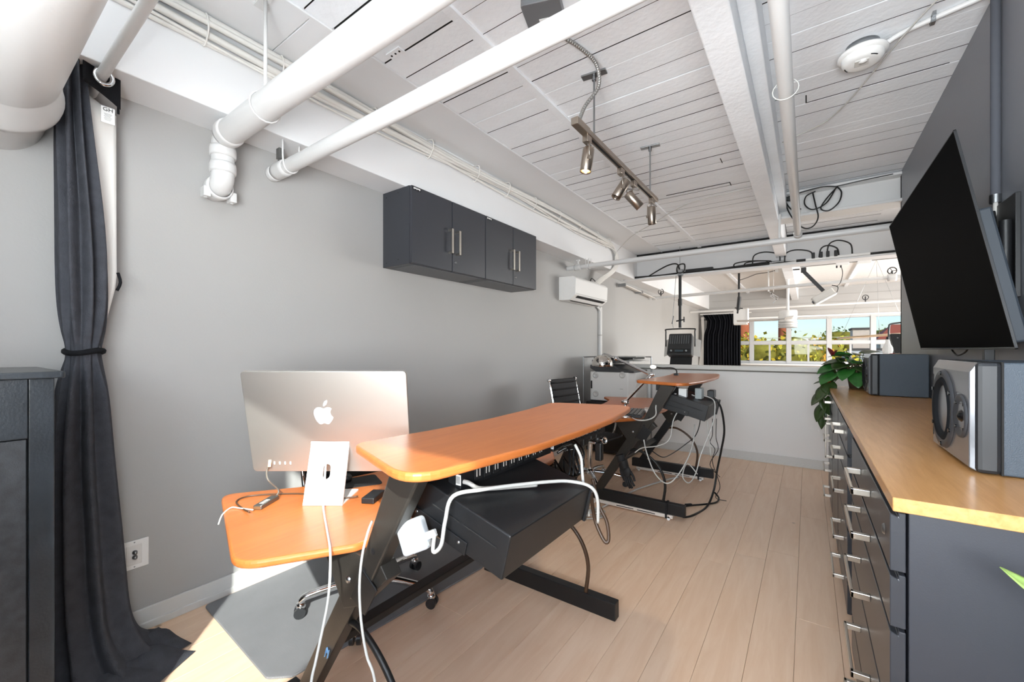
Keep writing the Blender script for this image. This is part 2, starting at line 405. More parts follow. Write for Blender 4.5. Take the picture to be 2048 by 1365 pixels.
# far room shell
struct(MB().box(3.6, 3.72, 4.9, YF + .1, -.75, .85).box(3.6, 3.72, 4.9, YF + .1, 2.35, ZC + .1).box(3.6, 3.72, 4.9, 6.9, .8, 2.4).box(3.6, 3.72, 11.5, YF + .1, .8, 2.4).build('wall_far_right', white_wall))  # side opening made up for the added fill lamp
struct(MB().box(XR, 3.7, 4.86, 4.90, -.75, ZC + .1).build('wall_far_return', white_wall))
WX0, WX1 = -2.08, 3.45
wf = MB().box(XL - .1, 3.7, YF, YF + .2, -.75, .93).box(XL - .1, 3.7, YF, YF + .2, 2.12, ZC + .1).box(XL - .1, WX0, YF, YF + .2, .9, 2.15).box(WX1, 3.7, YF, YF + .2, .9, 2.15)
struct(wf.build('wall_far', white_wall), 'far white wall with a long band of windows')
for zz in (2.28, 2.46, 2.64):
    MB().box(XL, 3.6, YF - .008, YF, zz, zz + .004).build('board_line', mat('board_line', '9b9894', .7), bpy.data.objects['wall_far'])
# baseboards
def baseboard(name, x0, x1, y0, y1, ax):
    m = MB()
    if ax == 'y': m.box(x0, x0 + .012, y0, y1, .012, .10).box(x0, x0 + .02, y0, y1, 0, .034)
    else: m.box(x0, x1, y0 - .012, y0, .012, .10).box(x0, x1, y0 - .02, y0, 0, .034)
    return struct(m.build(name, mat('baseboard_paint', 'd6d6d3', .4), bevel=.003))
baseboard('baseboard_left', XL, 0, -.7, 5.57, 'y'); baseboard('baseboard_half', XL + .02, XR, 5.57, 0, 'x')
# far windows: one unit per bay
mull = [-2.07, -1.225, -.395, .43, 1.25, 2.07, 2.89, 3.44]
fr_m = mat('window_frame', 'b6b7b8', .4)
for i in range(len(mull) - 1):
    a, b2 = mull[i], mull[i + 1]; z0, z1, zr = .935, 2.115, 1.475
    m = MB()
    m.box(a - .045, a + .045, YF - .03, YF + .10, z0, z1).box(a, b2, YF - .024, YF + .10, zr - .045, zr + .035).box(a, b2, YF - .02, YF + .1, z0, z0 + .05).box(a, b2, YF - .02, YF + .1, z1 - .04, z1)
    if i == len(mull) - 2: m.box(b2 - .04, b2 + .04, YF - .03, YF + .10, z0, z1)
    mid = (a + b2) / 2; m.box(mid - .02, mid + .02, YF, YF + .07, z0, zr)
    for u0, u1, v0, v1 in ((a + .045, mid, z0 + .05, zr - .045), (mid, b2 - .045, z0 + .05, zr - .045), (a + .045, b2 - .045, zr + .035, z1 - .04)):
        m.box(u0, u0 + .012, YF + .01, YF + .06, v0, v1).box(u1 - .012, u1, YF + .01, YF + .06, v0, v1).box(u0, u1, YF + .01, YF + .06, v0, v0 + .012).box(u0, u1, YF + .01, YF + .06, v1 - .012, v1)
    w = struct(m.build('window_%d' % (i + 1), fr_m, loc=(mid, YF, z0)))
    for u0, u1, v0, v1 in ((a + .045, mid, z0 + .05, zr - .045), (mid, b2 - .045, z0 + .05, zr - .045), (a + .045, b2 - .045, zr + .035, z1 - .04)):
        MB().box(u0, u1, YF + .03, YF + .036, v0, v1).build('pane', glass_far, w)
struct(MB().box(-2.2, 3.5, YF - .12, YF + .02, .885, .925).build('trim_10', trim_paint, bevel=.004), 'white sill under the far windows')
struct(MB().box(-2.2, 3.5, YF - .05, YF, 2.115, 2.15).build('trim_11', white_p, bevel=.003), 'roller blind cassette above the far windows')
# window behind the camera; the right-hand pane's opening is added for fill light
wbk = struct(MB().box(-.617, .06, YB - .1, YB - .05, .75, .78).build('window_8', fr_m))
MB().box(-.617, 1.25, YB - .08, YB - .074, .78, 2.60).build('pane', glass, wbk); MB().box(1.35, 3.0, YB - .08, YB - .074, .9, 2.5).build('pane', glass, wbk)
# ------------------------------------------------------------------ pipes and ceiling services
def coup(p, d, r, L=.06): MB().lathe([(r*.98, -L/2), (r*1.12, -L/2), (r*1.16, -L/4), (r*1.16, L/4), (r*1.12, L/2), (r*.98, L/2)], p, d, 24).build('coupling', pipe_paint, t)
# large drain pipe over the black cabinet
t = thing('drain_pipe', 'very wide white painted pipe entering the left wall above the curtain', 'pipe', (-2.5, .13, 2.2))
DP = (.13, 2.20)
MB().cyl((-2.22, *DP), (.66, *DP), .130, n=48).build('pipe', pipe_paint, t)
MB().lathe([(.14, -.03), (.148, -.03), (.156, -.018), (.156, .010), (.150, .03), (.130, .16)], (-2.22, *DP), (1, 0, 0), 48).build('hub', pipe_paint, t)
MB().cyl((-2.51, *DP), (-2.20, *DP), .138, n=48).build('stub', pipe_paint, t)
# pipe 1 with double elbow
t = thing('sprinkler_main', 'thick white pipe with a double elbow dropping into the left wall', 'pipe', (-2.5, .85, 2.1))
MB().cyl((-2.33, .85, 2.36), (.66, .85, 2.36), .058, n=28).build('pipe', pipe_paint, t)
MB().tube([(-2.28, .85, 2.36), (-2.335, .85, 2.36), (-2.37, .85, 2.345), (-2.385, .85, 2.30), (-2.385, .85, 2.20), (-2.39, .85, 2.155), (-2.42, .85, 2.125), (-2.47, .85, 2.118), (-2.51, .85, 2.118)], .050, 20, 5).build('elbow', pipe_paint, t)
coup((-2.31, .85, 2.36), (1, 0, 0), .056); coup((-2.385, .85, 2.285), (0, 0, 1), .050, .05); coup((-2.385, .85, 2.205), (0, 0, 1), .050, .05); coup((-2.44, .85, 2.12), (1, 0, 0), .052, .06)
for s in (-.055, .06):
    MB().cbox((-2.44, .85 + s, 2.085), (.05, .03, .05)).cyl((-2.44, .85 + s, 2.115), (-2.44, .85 + s, 2.055), .008, n=8).build('clamp_lug', pipe_paint, t, bevel=.004)
MB().tube([(-1.93, .85, 2.42), (-1.93, .85, ZC)], .008, 8, 1).cbox((-1.93, .85, ZC - .008), (.14, .04, .012)).build('hanger_rod', pipe_paint, t)
MB().tube([(-1.93 , .85 + .064*math.cos(a), 2.36 + .064*math.sin(a)) for a in [i*math.pi/8 for i in range(16)]], .004, 6, 1, closed=True).build('hanger_ring', pipe_paint, t)
# pipe 2
t = thing('sprinkler_branch', 'white pipe running overhead from the left wall beside the cabinets', 'pipe', (-2.5, 1.144, 2.30))
MB().cyl((-2.51, 1.144, 2.308), (.66, 1.144, 2.308), .037, n=24).build('pipe', pipe_paint, t)
coup((-2.40, 1.144, 2.308), (1, 0, 0), .038, .12); coup((-2.49, 1.144, 2.308), (1, 0, 0), .037, .04)
MB().cbox((-2.42, 1.144, 2.40), (.035, .03, .06)).cyl((-2.42, 1.144, 2.34), (-2.42, 1.144, 2.40), .012, n=10).build('valve_tab', mat('valve_dark', '5a5a58', .5), t, bevel=.003)
MB().tube([(-2.30, 1.10, 2.43), (-2.30, 1.105, 2.30), (-2.30, 1.144, 2.265), (-2.30, 1.183, 2.30), (-2.30, 1.19, 2.43)], .005, 6, 5).build('strap', pipe_paint, t)
# pipe 3 across the far end of the office
t = thing('cross_pipe', 'thin white pipe crossing the room just above the air conditioner', 'pipe', (-2.5, 4.75, 2.34))
MB().cyl((-2.51, 4.749, 2.335), (XR, 4.749, 2.345), .030, n=20).build('pipe', pipe_paint, t)
coup((-2.36, 4.749, 2.335), (1, 0, 0), .034, .09); m = MB(); m.cyl((-2.36, 4.749, 2.36), (-2.36, 4.749, 2.42), .012, n=10).cbox((-2.36, 4.749, 2.43), (.04, .03, .04)); m.build('tee', pipe_paint, t)
for xx in (-2.24, -2.2): MB().tube([(xx, 4.72, 2.43), (xx, 4.715, 2.33), (xx, 4.749, 2.30), (xx, 4.783, 2.33), (xx, 4.78, 2.43)], .004, 6, 4).build('strap', pipe_paint, t)
MB().cyl((-.22, 4.749, 2.37), (-.22, 4.749, 2.60), .012, n=10).build('hanger_rod', pipe_paint, t)
# pipe 4 along the room
t = thing('long_pipe', 'white pipe running lengthwise beside the long ceiling beam', 'pipe', (-.073, 4.75, 2.34))
MB().cyl((-.073, -.6, 2.37), (-.073, 4.70, 2.37), .0275, n=22).build('pipe', pipe_paint, t)
coup((-.073, 4.68, 2.37), (0, 1, 0), .030, .10)
MB().tube([(-.073 + .045*math.cos(a), 2.02 + .01*math.sin(a), 2.37 + .045*math.sin(a) - .012) for a in [i*math.pi/8 for i in range(16)]], .0022, 6, 1, closed=True).build('cable_loop', white_c, t)
# far-room pipes
t = thing('far_pipe', 'thin white pipe with a valve wheel crossing the far room', 'pipe', (-2.4, 8.1, 2.28))
MB().cyl((-2.42, 8.1, 2.285), (3.5, 8.1, 2.385), .028, n=16).build('pipe', pipe_paint, t)
coup((-2.40, 8.1, 2.285), (1, 0, 0), .032, .08); coup((1.0, 8.1, 2.343), (1, 0, 0), .045, .10)
for xx, zz in ((-2.28, 2.32), (1.0, 2.36)):
    w = MB().tube([(xx + .05*math.cos(a), 8.1, zz + .08 + .05*math.sin(a)) for a in [i*math.pi/6 for i in range(12)]], .007, 6, 1, closed=True).cyl((xx, 8.1, zz), (xx, 8.1, zz + .08), .01, n=8)
    for a in (0, 2.1, 4.2): w.cyl((xx, 8.1, zz + .08), (xx + .05*math.cos(a), 8.1, zz + .08 + .05*math.sin(a)), .004, n=6)
    w.build('valve_wheel', mat('valve_black', '26262a', .5), t)
t = thing('window_pipe', 'thin white pipe running just above the far windows', 'pipe', (-2.4, 11.5, 2.27))
MB().cyl((-2.5, 11.5, 2.265), (3.5, 11.5, 2.30), .022, n=14).build('pipe', pipe_paint, t)
w = MB().tube([(1.0 + .05*math.cos(a), 11.5, 2.40 + .05*math.sin(a)) for a in [i*math.pi/6 for i in range(12)]], .008, 6, 1, closed=True).cyl((1.0, 11.5, 2.28), (1.0, 11.5, 2.42), .012, n=8)
w.build('valve_wheel', MATS['valve_black'], t)
# conduits on the left wall of the far room
t = thing('conduit_rack', 'bundle of white conduits along the left wall past the air conditioner', 'conduit', (-2.4, 7.2, 2.3))
for k in range(4):
    MB().cyl((-2.47 + k*.028, 6.45, 2.36 - k*.008), (-2.47 + k*.028, 8.1, 2.30 - k*.006), .009, n=8).build('conduit', cable_paint, t)
MB().cbox((-2.43, 6.45, 2.33), (.13, .03, .05)).build('bracket', steel, t); MB().cbox((-2.43, 7.3, 2.31), (.13, .03, .04)).build('bracket', steel, t)

# painted cable bundle along the bulkhead that ends at the air conditioner
t = thing('cable_bundle', 'bundle of white painted cables tied along the ceiling edge of the bulkhead', 'cables', (-2.26, 3.0, 2.75))
for k, (dx, dz, rr) in enumerate(((.030, -.030, .023), (.028, -.074, .017), (.016, -.105, .011), (.058, -.056, .012), (.02, -.125, .007))):
    pts = []
    for i in range(27):
        y = .3 + i * .20
        pts.append((-2.268 + dx + .006*math.sin(y*2.2 + k*1.7), y, ZC - .006 + dz + (.012 if k < 4 else .028)*math.sin(y*1.9 + k*2.1) - (.012 if k != 4 else -.01)))
    pts += [(-2.24 + .01*k, 5.62, 2.72 - .01*k), (-2.235, 5.75 - .02*k, 2.62), (-2.24, 5.74 - .02*k, 2.50), (-2.27, 5.66 - .025*k, 2.40), (-2.36, 5.56 - .03*k, 2.30), (-2.43, 5.50 - .03*k, 2.22)]
    MB().tube(pts, rr, 8, 3).build('cable', cable_paint, t)
for y in (.72, 1.05, 1.62, 2.1, 2.62, 3.05, 3.5, 4.0, 4.5, 5.0, 5.4):
    MB().tube([(-2.262, y, ZC - .02), (-2.20, y, ZC - .03), (-2.205, y + .01, ZC - .09), (-2.25, y + .01, ZC - .145), (-2.268, y, ZC - .13)], .004, 6, 3).build('cable_tie', cable_paint, t)
# thin loose wires on the ceiling
cable('ceiling_wire', [(-2.22, 5.7, 2.70), (-1.9, 5.4, 2.80), (-1.5, 5.0, 2.80), (-1.2, 4.75, 2.825), (-.9, 4.55, 2.822), (-.36, 4.5, 2.82)], .004, white_c, 'thin white wire sagging across the ceiling near the header')
cable('ceiling_wire', [(-.15, 3.62, 2.815), (.05, 3.50, 2.815), (.13, 3.42, 2.82), (.22, 3.17, 2.80), (.38, 2.66, 2.79), (.52, 2.35, 2.80), (.66, 2.0, 2.81)], .004, white_c, 'thin white wire strung diagonally past the smoke detector')

# smoke detector
t = thing('smoke_detector', 'round white smoke detector on a metal ceiling box', 'smoke detector', (.226, 2.736, 2.73))
c = Vector((.226, 2.736, 0))
MB().lathe([(0, 2.84), (.068, 2.84), (.068, 2.80), (0, 2.80)], c, (0, 0, 1), 28).build('box', steel, t)
MB().lathe([(.0, 2.80), (.098, 2.80), (.102, 2.792), (.100, 2.782), (.086, 2.778)], c, (0, 0, 1), 36).build('base_ring', white_p, t)
MB().lathe([(.086, 2.780), (.086, 2.765), (.080, 2.752), (.060, 2.744), (0, 2.742)], c, (0, 0, 1), 36).build('cover', white_p, t)
MB().cbox(c + Vector((-.005, -.02, 2.741)), (.055, .05, .006)).build('label_plate', mat('grey_plastic', 'c9c8c4', .4), t)
MB().lathe([(0, 2.734), (.017, 2.736), (.019, 2.744)], c + Vector((0, -.03, 0)), (0, 0, 1), 18).build('test_button', white_p, t)
for a in (2.6, 2.75, 2.9, 5.2, 5.35, 5.5): MB().cbox(c + Vector((.07*math.cos(a), .07*math.sin(a), 2.748)), (.004, .012, .004), Matrix.Rotation(a, 3, 'Z')).build('slot', blackrough, t)
t = thing('ceiling_conduit', 'white conduit on the ceiling from the smoke detector to the charcoal wall', 'conduit', (.5, 2.72, 2.82))
MB().tube([(.31, 2.73, 2.805), (.40, 2.70, 2.822), (.66, 2.63, 2.824)], .012, 10, 4).build('tube', pipe_paint, t)
MB().cbox((.47, 2.68, 2.83), (.012, .07, .02)).cbox((.47, 2.68, 2.815), (.016, .03, .028)).build('clip', steel, t)
t = thing('wall_conduit', 'charcoal painted vertical conduit on the wall beside the television', 'conduit', (.645, 2.60, 1.93))
MB().cyl((.644, 2.60, 1.94), (.644, 2.60, 2.84), .0155, n=14).build('tube', mat('conduit_charcoal', '505258', .9, spec=.1), t)
MB().cyl((.644, 2.60, 1.915), (.644, 2.60, 1.95), .019, n=12).build('connector', steel, t)
MB().tube([(.644, 2.60, 1.93), (.64, 2.595, 1.87), (.625, 2.62, 1.80), (.60, 2.66, 1.74)], .008, 8, 4).build('flexible_cable', mat('grey_cable', 'b9b7b2', .5), t)
# sensor / junction box with flexible conduit
t = thing('junction_box', 'grey metal junction box on the ceiling with a white sticker', 'junction box', (-.955, 1.60, 2.80))
MB().prism(rounded([(-1.02, 1.49, .015), (-.86, 1.55, .015), (-.91, 1.71, .015), (-1.07, 1.65, .015)]), 2.795, 2.84).build('box', mat('box_grey', '85888c', .45, metal=.5), t, bevel=.003)
MB().prism([(-.99, 1.60), (-.93, 1.622), (-.945, 1.665), (-1.005, 1.643)], 2.7935, 2.7955).build('sticker', white_p, t)
for dx in range(6): MB().box(-.985 + dx*.007, -.982 + dx*.007, 1.625, 1.643, 2.7928, 2.7936).build('barcode_line', blackrough, t)
fx = [(-.99, 1.71, 2.815), (-.97, 1.80, 2.825), (-.93, 1.92, 2.82), (-.90, 2.02, 2.79), (-.905, 2.06, 2.70), (-.955, 2.0, 2.58), (-.97, 1.96, 2.49)]
m = MB(); m.tube(fx, .0085, 10, 8)
o = m.build('flexible_conduit', mat('flex_metal', 'a9a8a5', .4, metal=.8), t)
rings = MB(); tmp = MB().tube(fx, .001, 3, 9)
for i in range(0, len(tmp.v), 3): rings.sphere(tmp.v[i], .0108, 8, (1, 1, 1))
rr = rings.build('conduit_rib', MATS['flex_metal'], t); rr['kind'] = 'stuff'

# track light
t = thing('track_light', 'bronze track light with four adjustable spot heads hung under the ceiling', 'track light', (-.97, 2.6, 2.45))
ZT = 2.455
MB().box(-.988, -.952, 1.915, 3.31, ZT, ZT + .030).build('rail', bronze, t, bevel=.002)
MB().box(-.976, -.964, 2.06, 3.27, ZT - .002, ZT + .004).build('rail_slot', blackrough, t)
MB().box(-.990, -.950, 1.91, 2.06, ZT - .004, ZT + .034).build('feed_box', bronze, t, bevel=.003)
for y in (2.15, 3.16):
    MB().cyl((-.97, y, ZT + .03), (-.97, y, ZC), .0055, n=8).build('hanger_rod', steel, t)
    MB().cbox((-.97, y, ZC - .006), (.14, .045, .010), Matrix.Rotation(.12, 3, 'Z')).cyl((-.97, y, ZC - .04), (-.97, y, ZC), .012, n=10).build('ceiling_plate', steel, t, bevel=.002)
def spot(y, d, lit, side=-1):
    d = Vector(d).normalized(); q = Vector((-.97, y, ZT - .018))
    ad = MB().cbox(q + Vector((0, 0, -.004)), (.032, .055, .04)).build('adapter', bronze, t, bevel=.003)
    c0 = q + Vector((0, 0, -.115)) ; s0 = c0 - d * .065; s1 = c0 + d * .065
    hd = MB().lathe([(.0, -.002), (.026, -.002), (.031, .006), (.031, .128), (.029, .130), (.027, .122), (.024, .10)], s0, d, 24).build('spot_head', bronze, t)
    MB().lathe([(0, .095), (.024, .095), (.028, .122)], s0, d, 20).build('reflector', lamp_on if lit == 2 else (lamp_dim if lit == 1 else chrome), hd)
    side_v = d.cross(Vector((0, 0, 1)));
    side_v = side_v.normalized() if side_v.length > .1 else Vector((1, 0, 0))
    e = c0 + side_v * .034 * side
    MB().tube([q + Vector((0, 0, -.02)), q + side_v*.034*side + Vector((0, 0, -.03)), e], .0045, 6, 1).cyl(e - side_v*.006, e + side_v*.006, .011, n=12).build('yoke', bronze, t)
    MB().tube([q + Vector((0, .01, -.02)), q + Vector((.03, .02, -.045)), s0 + Vector((0, 0, .03)), s0], .004, 6, 5).build('lead', mat('lead_grey', '77706a', .4), t)
lamp_on = mat('lamp_on', 'fff0d0', .4, emit='ffdf9c', es=55); lamp_dim = mat('lamp_dim', 'f4e6b8', .4, emit='ffe9ae', es=3)
spot(2.06, (-.10, -.10, -.99), 2); spot(2.56, (-.42, -.35, -.83), 0); spot(2.80, (.55, .42, -.72), 1); spot(3.20, (.02, .12, -.99), 0)
l = bpy.data.lights.new('spot_lamp', 'SPOT'); l.energy = 14; l.color = (1, .82, .58); l.spot_size = math.radians(80); l.spot_blend = .8; l.shadow_soft_size = .03
o = bpy.data.objects.new('spot_lamp', l); COL.objects.link(o); o.parent = t; o.location = Vector((-.98, 2.05, 2.245)) - ORG[t.name]; o.rotation_euler = Vector((-.10, -.10, -.99)).to_track_quat('-Z', 'Y').to_euler()

# ------------------------------------------------------------------ wall cabinets
def wall_cab(y0, label, hinge):
    t = thing('wall_cabinet', label, 'cabinet', (XL, y0, 1.89), 'charcoal wall cabinets')
    Y1 = y0 + .80; x0, x1 = XL, -2.225
    MB().box(x0, x1, y0 + .001, Y1 - .001, 1.89, 2.428).build('body', cabinet, t, bevel=.003)
    for k in range(2):
        a = y0 + k*.40 + .003; b2 = a + .394
        dr = MB().box(x1 + .002, x1 + .024, a, b2, 1.893, 2.425).build('door', cabinet, t, bevel=.003)
        hy = b2 - .03 if k == 0 else a + .045
        MB().box(x1 + .055, x1 + .064, hy - .010, hy + .010, 2.02, 2.205).box(x1 + .022, x1 + .062, hy - .010, hy + .010, 2.02, 2.036).box(x1 + .022, x1 + .062, hy - .010, hy + .010, 2.189, 2.205).build('handle', handle_m, dr, bevel=.002)
        if k == 1: MB().lathe([(0, .006), (.009, .006), (.011, 0)], (x1 + .024, hy - .012, 1.965), (1, 0, 0), 16).box(x1 + .029, x1 + .032, hy - .013, hy - .011, 1.959, 1.971).build('lock', steel, dr)
    MB().box(x1 + .024, x1 + .0255, y0 + .012, y0 + .085, 2.398, 2.420).build('badge', blackgloss, t)
    for q in range(5): MB().box(x1 + .0255, x1 + .0262, y0 + .018 + q*.0125, y0 + .027 + q*.0125, 2.403 + (q % 2)*.003, 2.415).build('badge_letter', white_p, t)
    for yy, zz in ((-2.47, 2.39), (-2.34, 2.40), (-2.34, 1.93), (-2.47, 1.92)):
        MB().cyl((yy, y0 + .0015, zz), (yy, y0 - .0005, zz), .0035, n=8).build('peg_hole', blackrough, t)
    MB().box(x0 + .02, x1 - .005, y0 + .05, Y1 - .05, 1.888, 1.8905).build('bottom_panel', mat('cab_bottom', '53565b', .4), t)
wall_cab(1.905, 'charcoal wall cabinet nearest the elbowed pipe', 0); wall_cab(2.706, 'charcoal wall cabinet nearest the air conditioner', 1)

# ------------------------------------------------------------------ air conditioner
t = thing('air_conditioner', 'white split air conditioner high on the left wall', 'air conditioner', (XL, 5.0, 1.90))
prof = rounded([(XL, 1.905, 0), (-2.36, 1.905, .01), (-2.285, 1.965, .02), (-2.275, 2.16, .03), (-2.31, 2.19, .02), (XL, 2.195, 0)], .01)
MB().prism_y(prof, 4.52, 5.50).build('casing', white_p, t, bevel=.004)
MB().prism_y([(-2.395, 1.898), (-2.292, 1.950), (-2.289, 1.957), (-2.40, 1.906)], 4.60, 5.43).build('outlet', blackrough, t)
MB().prism_y([(-2.345, 1.925), (-2.300, 1.949), (-2.303, 1.953), (-2.349, 1.929)], 4.60, 5.43).build('louvre', mat('louvre_white', 'd9d8d4', .4), t)
for k in range(12): MB().cbox((-2.345, 4.64 + k*.069, 1.925), (.05, .006, .012), Matrix.Rotation(-.5, 3, 'Y')).build('vane', white_p, t)
MB().box(-2.277, -2.274, 4.53, 5.49, 1.975, 1.978).build('panel_seam', mat('seam_grey', 'a5a4a1', .6), t)
MB().box(-2.50, -2.46, 4.516, 4.521, 1.915, 1.96).build('side_cap', white_p, t, bevel=.003)
t = thing('line_cover', 'white vertical pipe cover under the air conditioner', 'pipe cover', (-2.48, 5.72, 1.0))
MB().box(XL, -2.465, 5.70, 5.76, .80, 1.92).build('cover', pipe_paint, t, bevel=.008)
for k in range(3): MB().tube([(-2.49, 5.52 + k*.03, 1.97), (-2.485, 5.60 + k*.025, 1.92), (-2.48, 5.71 + k*.018, 1.85), (-2.475, 5.715 + k*.016, 1.70)], .011, 8, 5).build('line', pipe_paint, t)
MB().box(XL, -2.46, 5.695, 5.765, 1.50, 1.515).box(XL, -2.46, 5.695, 5.765, 1.20, 1.215).build('clip', mat('clip_grey', 'b8b6b1', .5), t)
cable('sensor_wire', [(-2.45, 5.30, 2.20), (-2.44, 5.30, 2.26), (-2.43, 5.33, 2.28), (-2.42, 5.44, 2.24), (-2.41, 5.52, 2.21)], .007, black_c, 'short black wire sticking up above the air conditioner')

# wall plate
t = thing('wall_plate', 'white wall plate with two terminals low on the left wall beside the curtain', 'wall plate', (XL, .55, .37))
MB().box(XL, XL + .006, .497, .592, .295, .425).build('plate', white_p, t, bevel=.003)
MB().box(XL + .005, XL + .008, .512, .567, .315, .405).build('insert', mat('plate_insert', 'e3e2df', .4), t, bevel=.002)
for z in (.350, .372): MB().lathe([(.009, 0), (.010, .004), (.0065, .006), (.0065, .018), (0, .018)], (XL + .007, .541, z), (1, 0, 0), 14).build('terminal', steel, t)
for z in (.305, .416): MB().lathe([(.003, 0), (0, .002)], (XL + .006, .541, z), (1, 0, 0), 8).build('screw', steel, t)

# small fittings left on the ceiling boards
t = thing('ceiling_bracket', 'small white painted metal bracket on the ceiling boards above the thick pipe', 'bracket', (-1.74, 1.40, ZC))
MB().cbox((-1.74, 1.40, ZC - .003), (.10, .045, .006)).build('plate', ceil_paint, t, bevel=.001)
for dx in (-.03, 0, .03): MB().lathe([(.006, 0), (.005, .002), (0, .002)], (-1.74 + dx, 1.40, ZC - .006), (0, 0, -1), 10).build('hole', gap_dark, t)
cl_ = bpy.data.objects['ceiling']
MB().box(-.010, -.004, 3.075, 3.168, ZC - .0035, ZC).build('open_joint', gap_dark, cl_); MB().box(-.010, .62, 3.166, 3.172, ZC - .0035, ZC).build('open_joint', gap_dark, cl_)
for x0, x1, y0, y1 in ((-.575, -.569, 3.69, 3.79), (-1.15, -.58, 4.270, 4.277), (-.586, -.580, 4.27, 4.36)): MB().box(x0, x1, y0, y1, ZC - .0035, ZC).build('open_joint', gap_dark, cl_)
# ------------------------------------------------------------------ curtain
t = thing('curtain', 'charcoal grommet curtain gathered and tied against the left wall', 'curtain', (-2.36, .40, 0))
rows = [(2.47, .295, .355), (2.40, .288, .362), (2.28, .283, .372), (2.1, .282, .388), (1.9, .285, .410), (1.7, .288, .428), (1.5, .293, .432), (1.38, .300, .426), (1.325, .307, .416), (1.29, .312, .412), (1.255, .308, .415), (1.2, .298, .422), (1.1, .285, .432), (.9, .272, .443), (.7, .270, .458), (.5, .268, .474), (.3, .266, .487), (.18, .264, .497), (.10, .258, .52), (.05, .25, .56), (.015, .235, .605), (.004, .22, .64)]
NS = 72; vs = []; fs = []
for i, (z, a, b2) in enumerate(rows):
    cy = (a + b2) / 2; ry = (b2 - a) / 2
    pin = 1 - math.exp(-((z - 1.29) / .10) ** 2)
    rx = .050 + .030 * pin + (.03 if z < .3 else 0) + (.10 * (1 - z / .18) if z < .18 else 0)
    cx = -2.40 + (.02 if z < 1.2 else 0) + (.06 * (1 - z / .18) if z < .18 else 0)
    for k in range(NS):
        ph = 2 * math.pi * k / NS
        w = 1 + (.05 + .26 * pin * min(1, .35 + z * 1.5)) * math.sin(9 * ph + .9 * math.sin(z * 1.7) + .3) + .06 * math.sin(16 * ph + z * 3)
        if z < .18: w += .05 * math.sin(4 * ph + i * .5) * (1 - z / .18)
        x = cx + rx * w * math.cos(ph); y = cy + ry * (.86 + .14 * w if abs(math.cos(ph)) < .4 else w * .95) * math.sin(ph)
        zz = z + (.010 * math.sin(4 * ph + i) * (1 if .03 < z < .2 else 0))
        vs.append((max(x, XL + .006), y, max(zz, .002)))
M_ = len(rows)
for i in range(M_ - 1):
    for k in range(NS): fs.append((i*NS + k, i*NS + (k+1) % NS, (i+1)*NS + (k+1) % NS, (i+1)*NS + k))
m = MB(); m.add(vs, fs, True); o = m.build('drape', curtain_m, t); md = o.modifiers.new('s', 'SUBSURF'); md.levels = 1; md.render_levels = 2
# puddled hem folds on the floor
for k, (x0, y0, L, rz, h) in enumerate(((-2.24, .50, .17, .55, .05), (-2.18, .40, .17, .9, .05), (-2.32, .56, .13, .2, .05), (-2.16, .30, .15, 1.1, .045), (-2.26, .43, .14, .3, .06))):
    mm = MB(); N1, N2 = 10, 8; vv = []
    for i in range(N1 + 1):
        for j in range(N2 + 1):
            u = i / N1 * 2 - 1; v = j / N2 * 2 - 1; r_ = max(0, 1 - u*u) * max(0, 1 - v*v)
            lx = u * L; ly = v * .085; zz = h * r_ ** .6 * (1 + .25 * math.sin(u * 6 + k)) + .004
            vv.append((x0 + lx*math.cos(rz) - ly*math.sin(rz), y0 + lx*math.sin(rz) + ly*math.cos(rz), zz))
    mm.add(vv, [(i*(N2+1)+j, (i+1)*(N2+1)+j, (i+1)*(N2+1)+j+1, i*(N2+1)+j+1) for i in range(N1) for j in range(N2)], True)
    mm.build('hem_fold', curtain_m, t)
# header band with grommet, white lining flap
def sheet(name, f, nu, nv, m, th=.003):
    mm = MB(); mm.add([f(i/nu, j/nv) for i in range(nu+1) for j in range(nv+1)], [(i*(nv+1)+j, (i+1)*(nv+1)+j, (i+1)*(nv+1)+j+1, i*(nv+1)+j+1) for i in range(nu) for j in range(nv)], True)
    o = mm.build(name, m, t); s = o.modifiers.new('solid', 'SOLIDIFY'); s.thickness = th; s.offset = 0; return o
XH = -2.30
sheet('header_band', lambda u, v: (XH - .02*math.sin(u*math.pi) - .05*u*u, .345 + .118*u, 2.475 - .045*u - (1-v)*.125 + .01*math.sin(u*3)), 10, 6, curtain_d)
MB().tube([(XH + .004, .403 + .026*math.cos(a), 2.392 + .030*math.sin(a)) for a in [i*math.pi/12 for i in range(24)]], .008, 8, 1, closed=True).build('grommet', chrome, t)
def liningf(u, v):
    z = 2.345 - v * 1.04; r_ = .462 if v < .72 else .462 - .055*(v - .72)/.28
    l_ = .345 + .06*v
    return (XH - .080 - .03*u + .006*math.sin(u*5 + v*3), l_ + (r_ - l_)*u, z - .045*u*(1-v))
sheet('lining', liningf, 8, 16, lining_m)
sheet('side_seam', lambda u, v: (XH - .085, .459 + .008*u, 2.44 - v*.14), 2, 4, curtain_d)
MB().box(XH - .062, XH - .056, .405, .447, 2.235, 2.302).build('care_label', white_p, t)
Ml = frame((XH - .055, .426, 2.290), (0, 1, 0), (0, 0, 1))
text_mesh('care_label_print', 'GH', .022, mat('print_grey', '4a4c48', .7), t, Ml)
for k in range(6): MB().box(XH - .056, XH - .0552, .414 + (k % 2)*.002, .438 - (k % 3)*.002, 2.272 - k*.005, 2.2735 - k*.005).build('print_line', mat('print_light', 'a9aaa6', .7), t)
MB().tube([(-2.39 + .068*math.cos(a), .362 + .054*math.sin(a), 1.29 + .006*math.sin(2*a)) for a in [i*math.pi/10 for i in range(20)]], .011, 8, 1, closed=True).build('tie_band', curtain_d, t)
MB().tube([(-2.35, .455, 1.62), (-2.345, .462, 1.58), (-2.35, .452, 1.545)], .006, 6, 3).build('tie_loop', curtain_d, t)
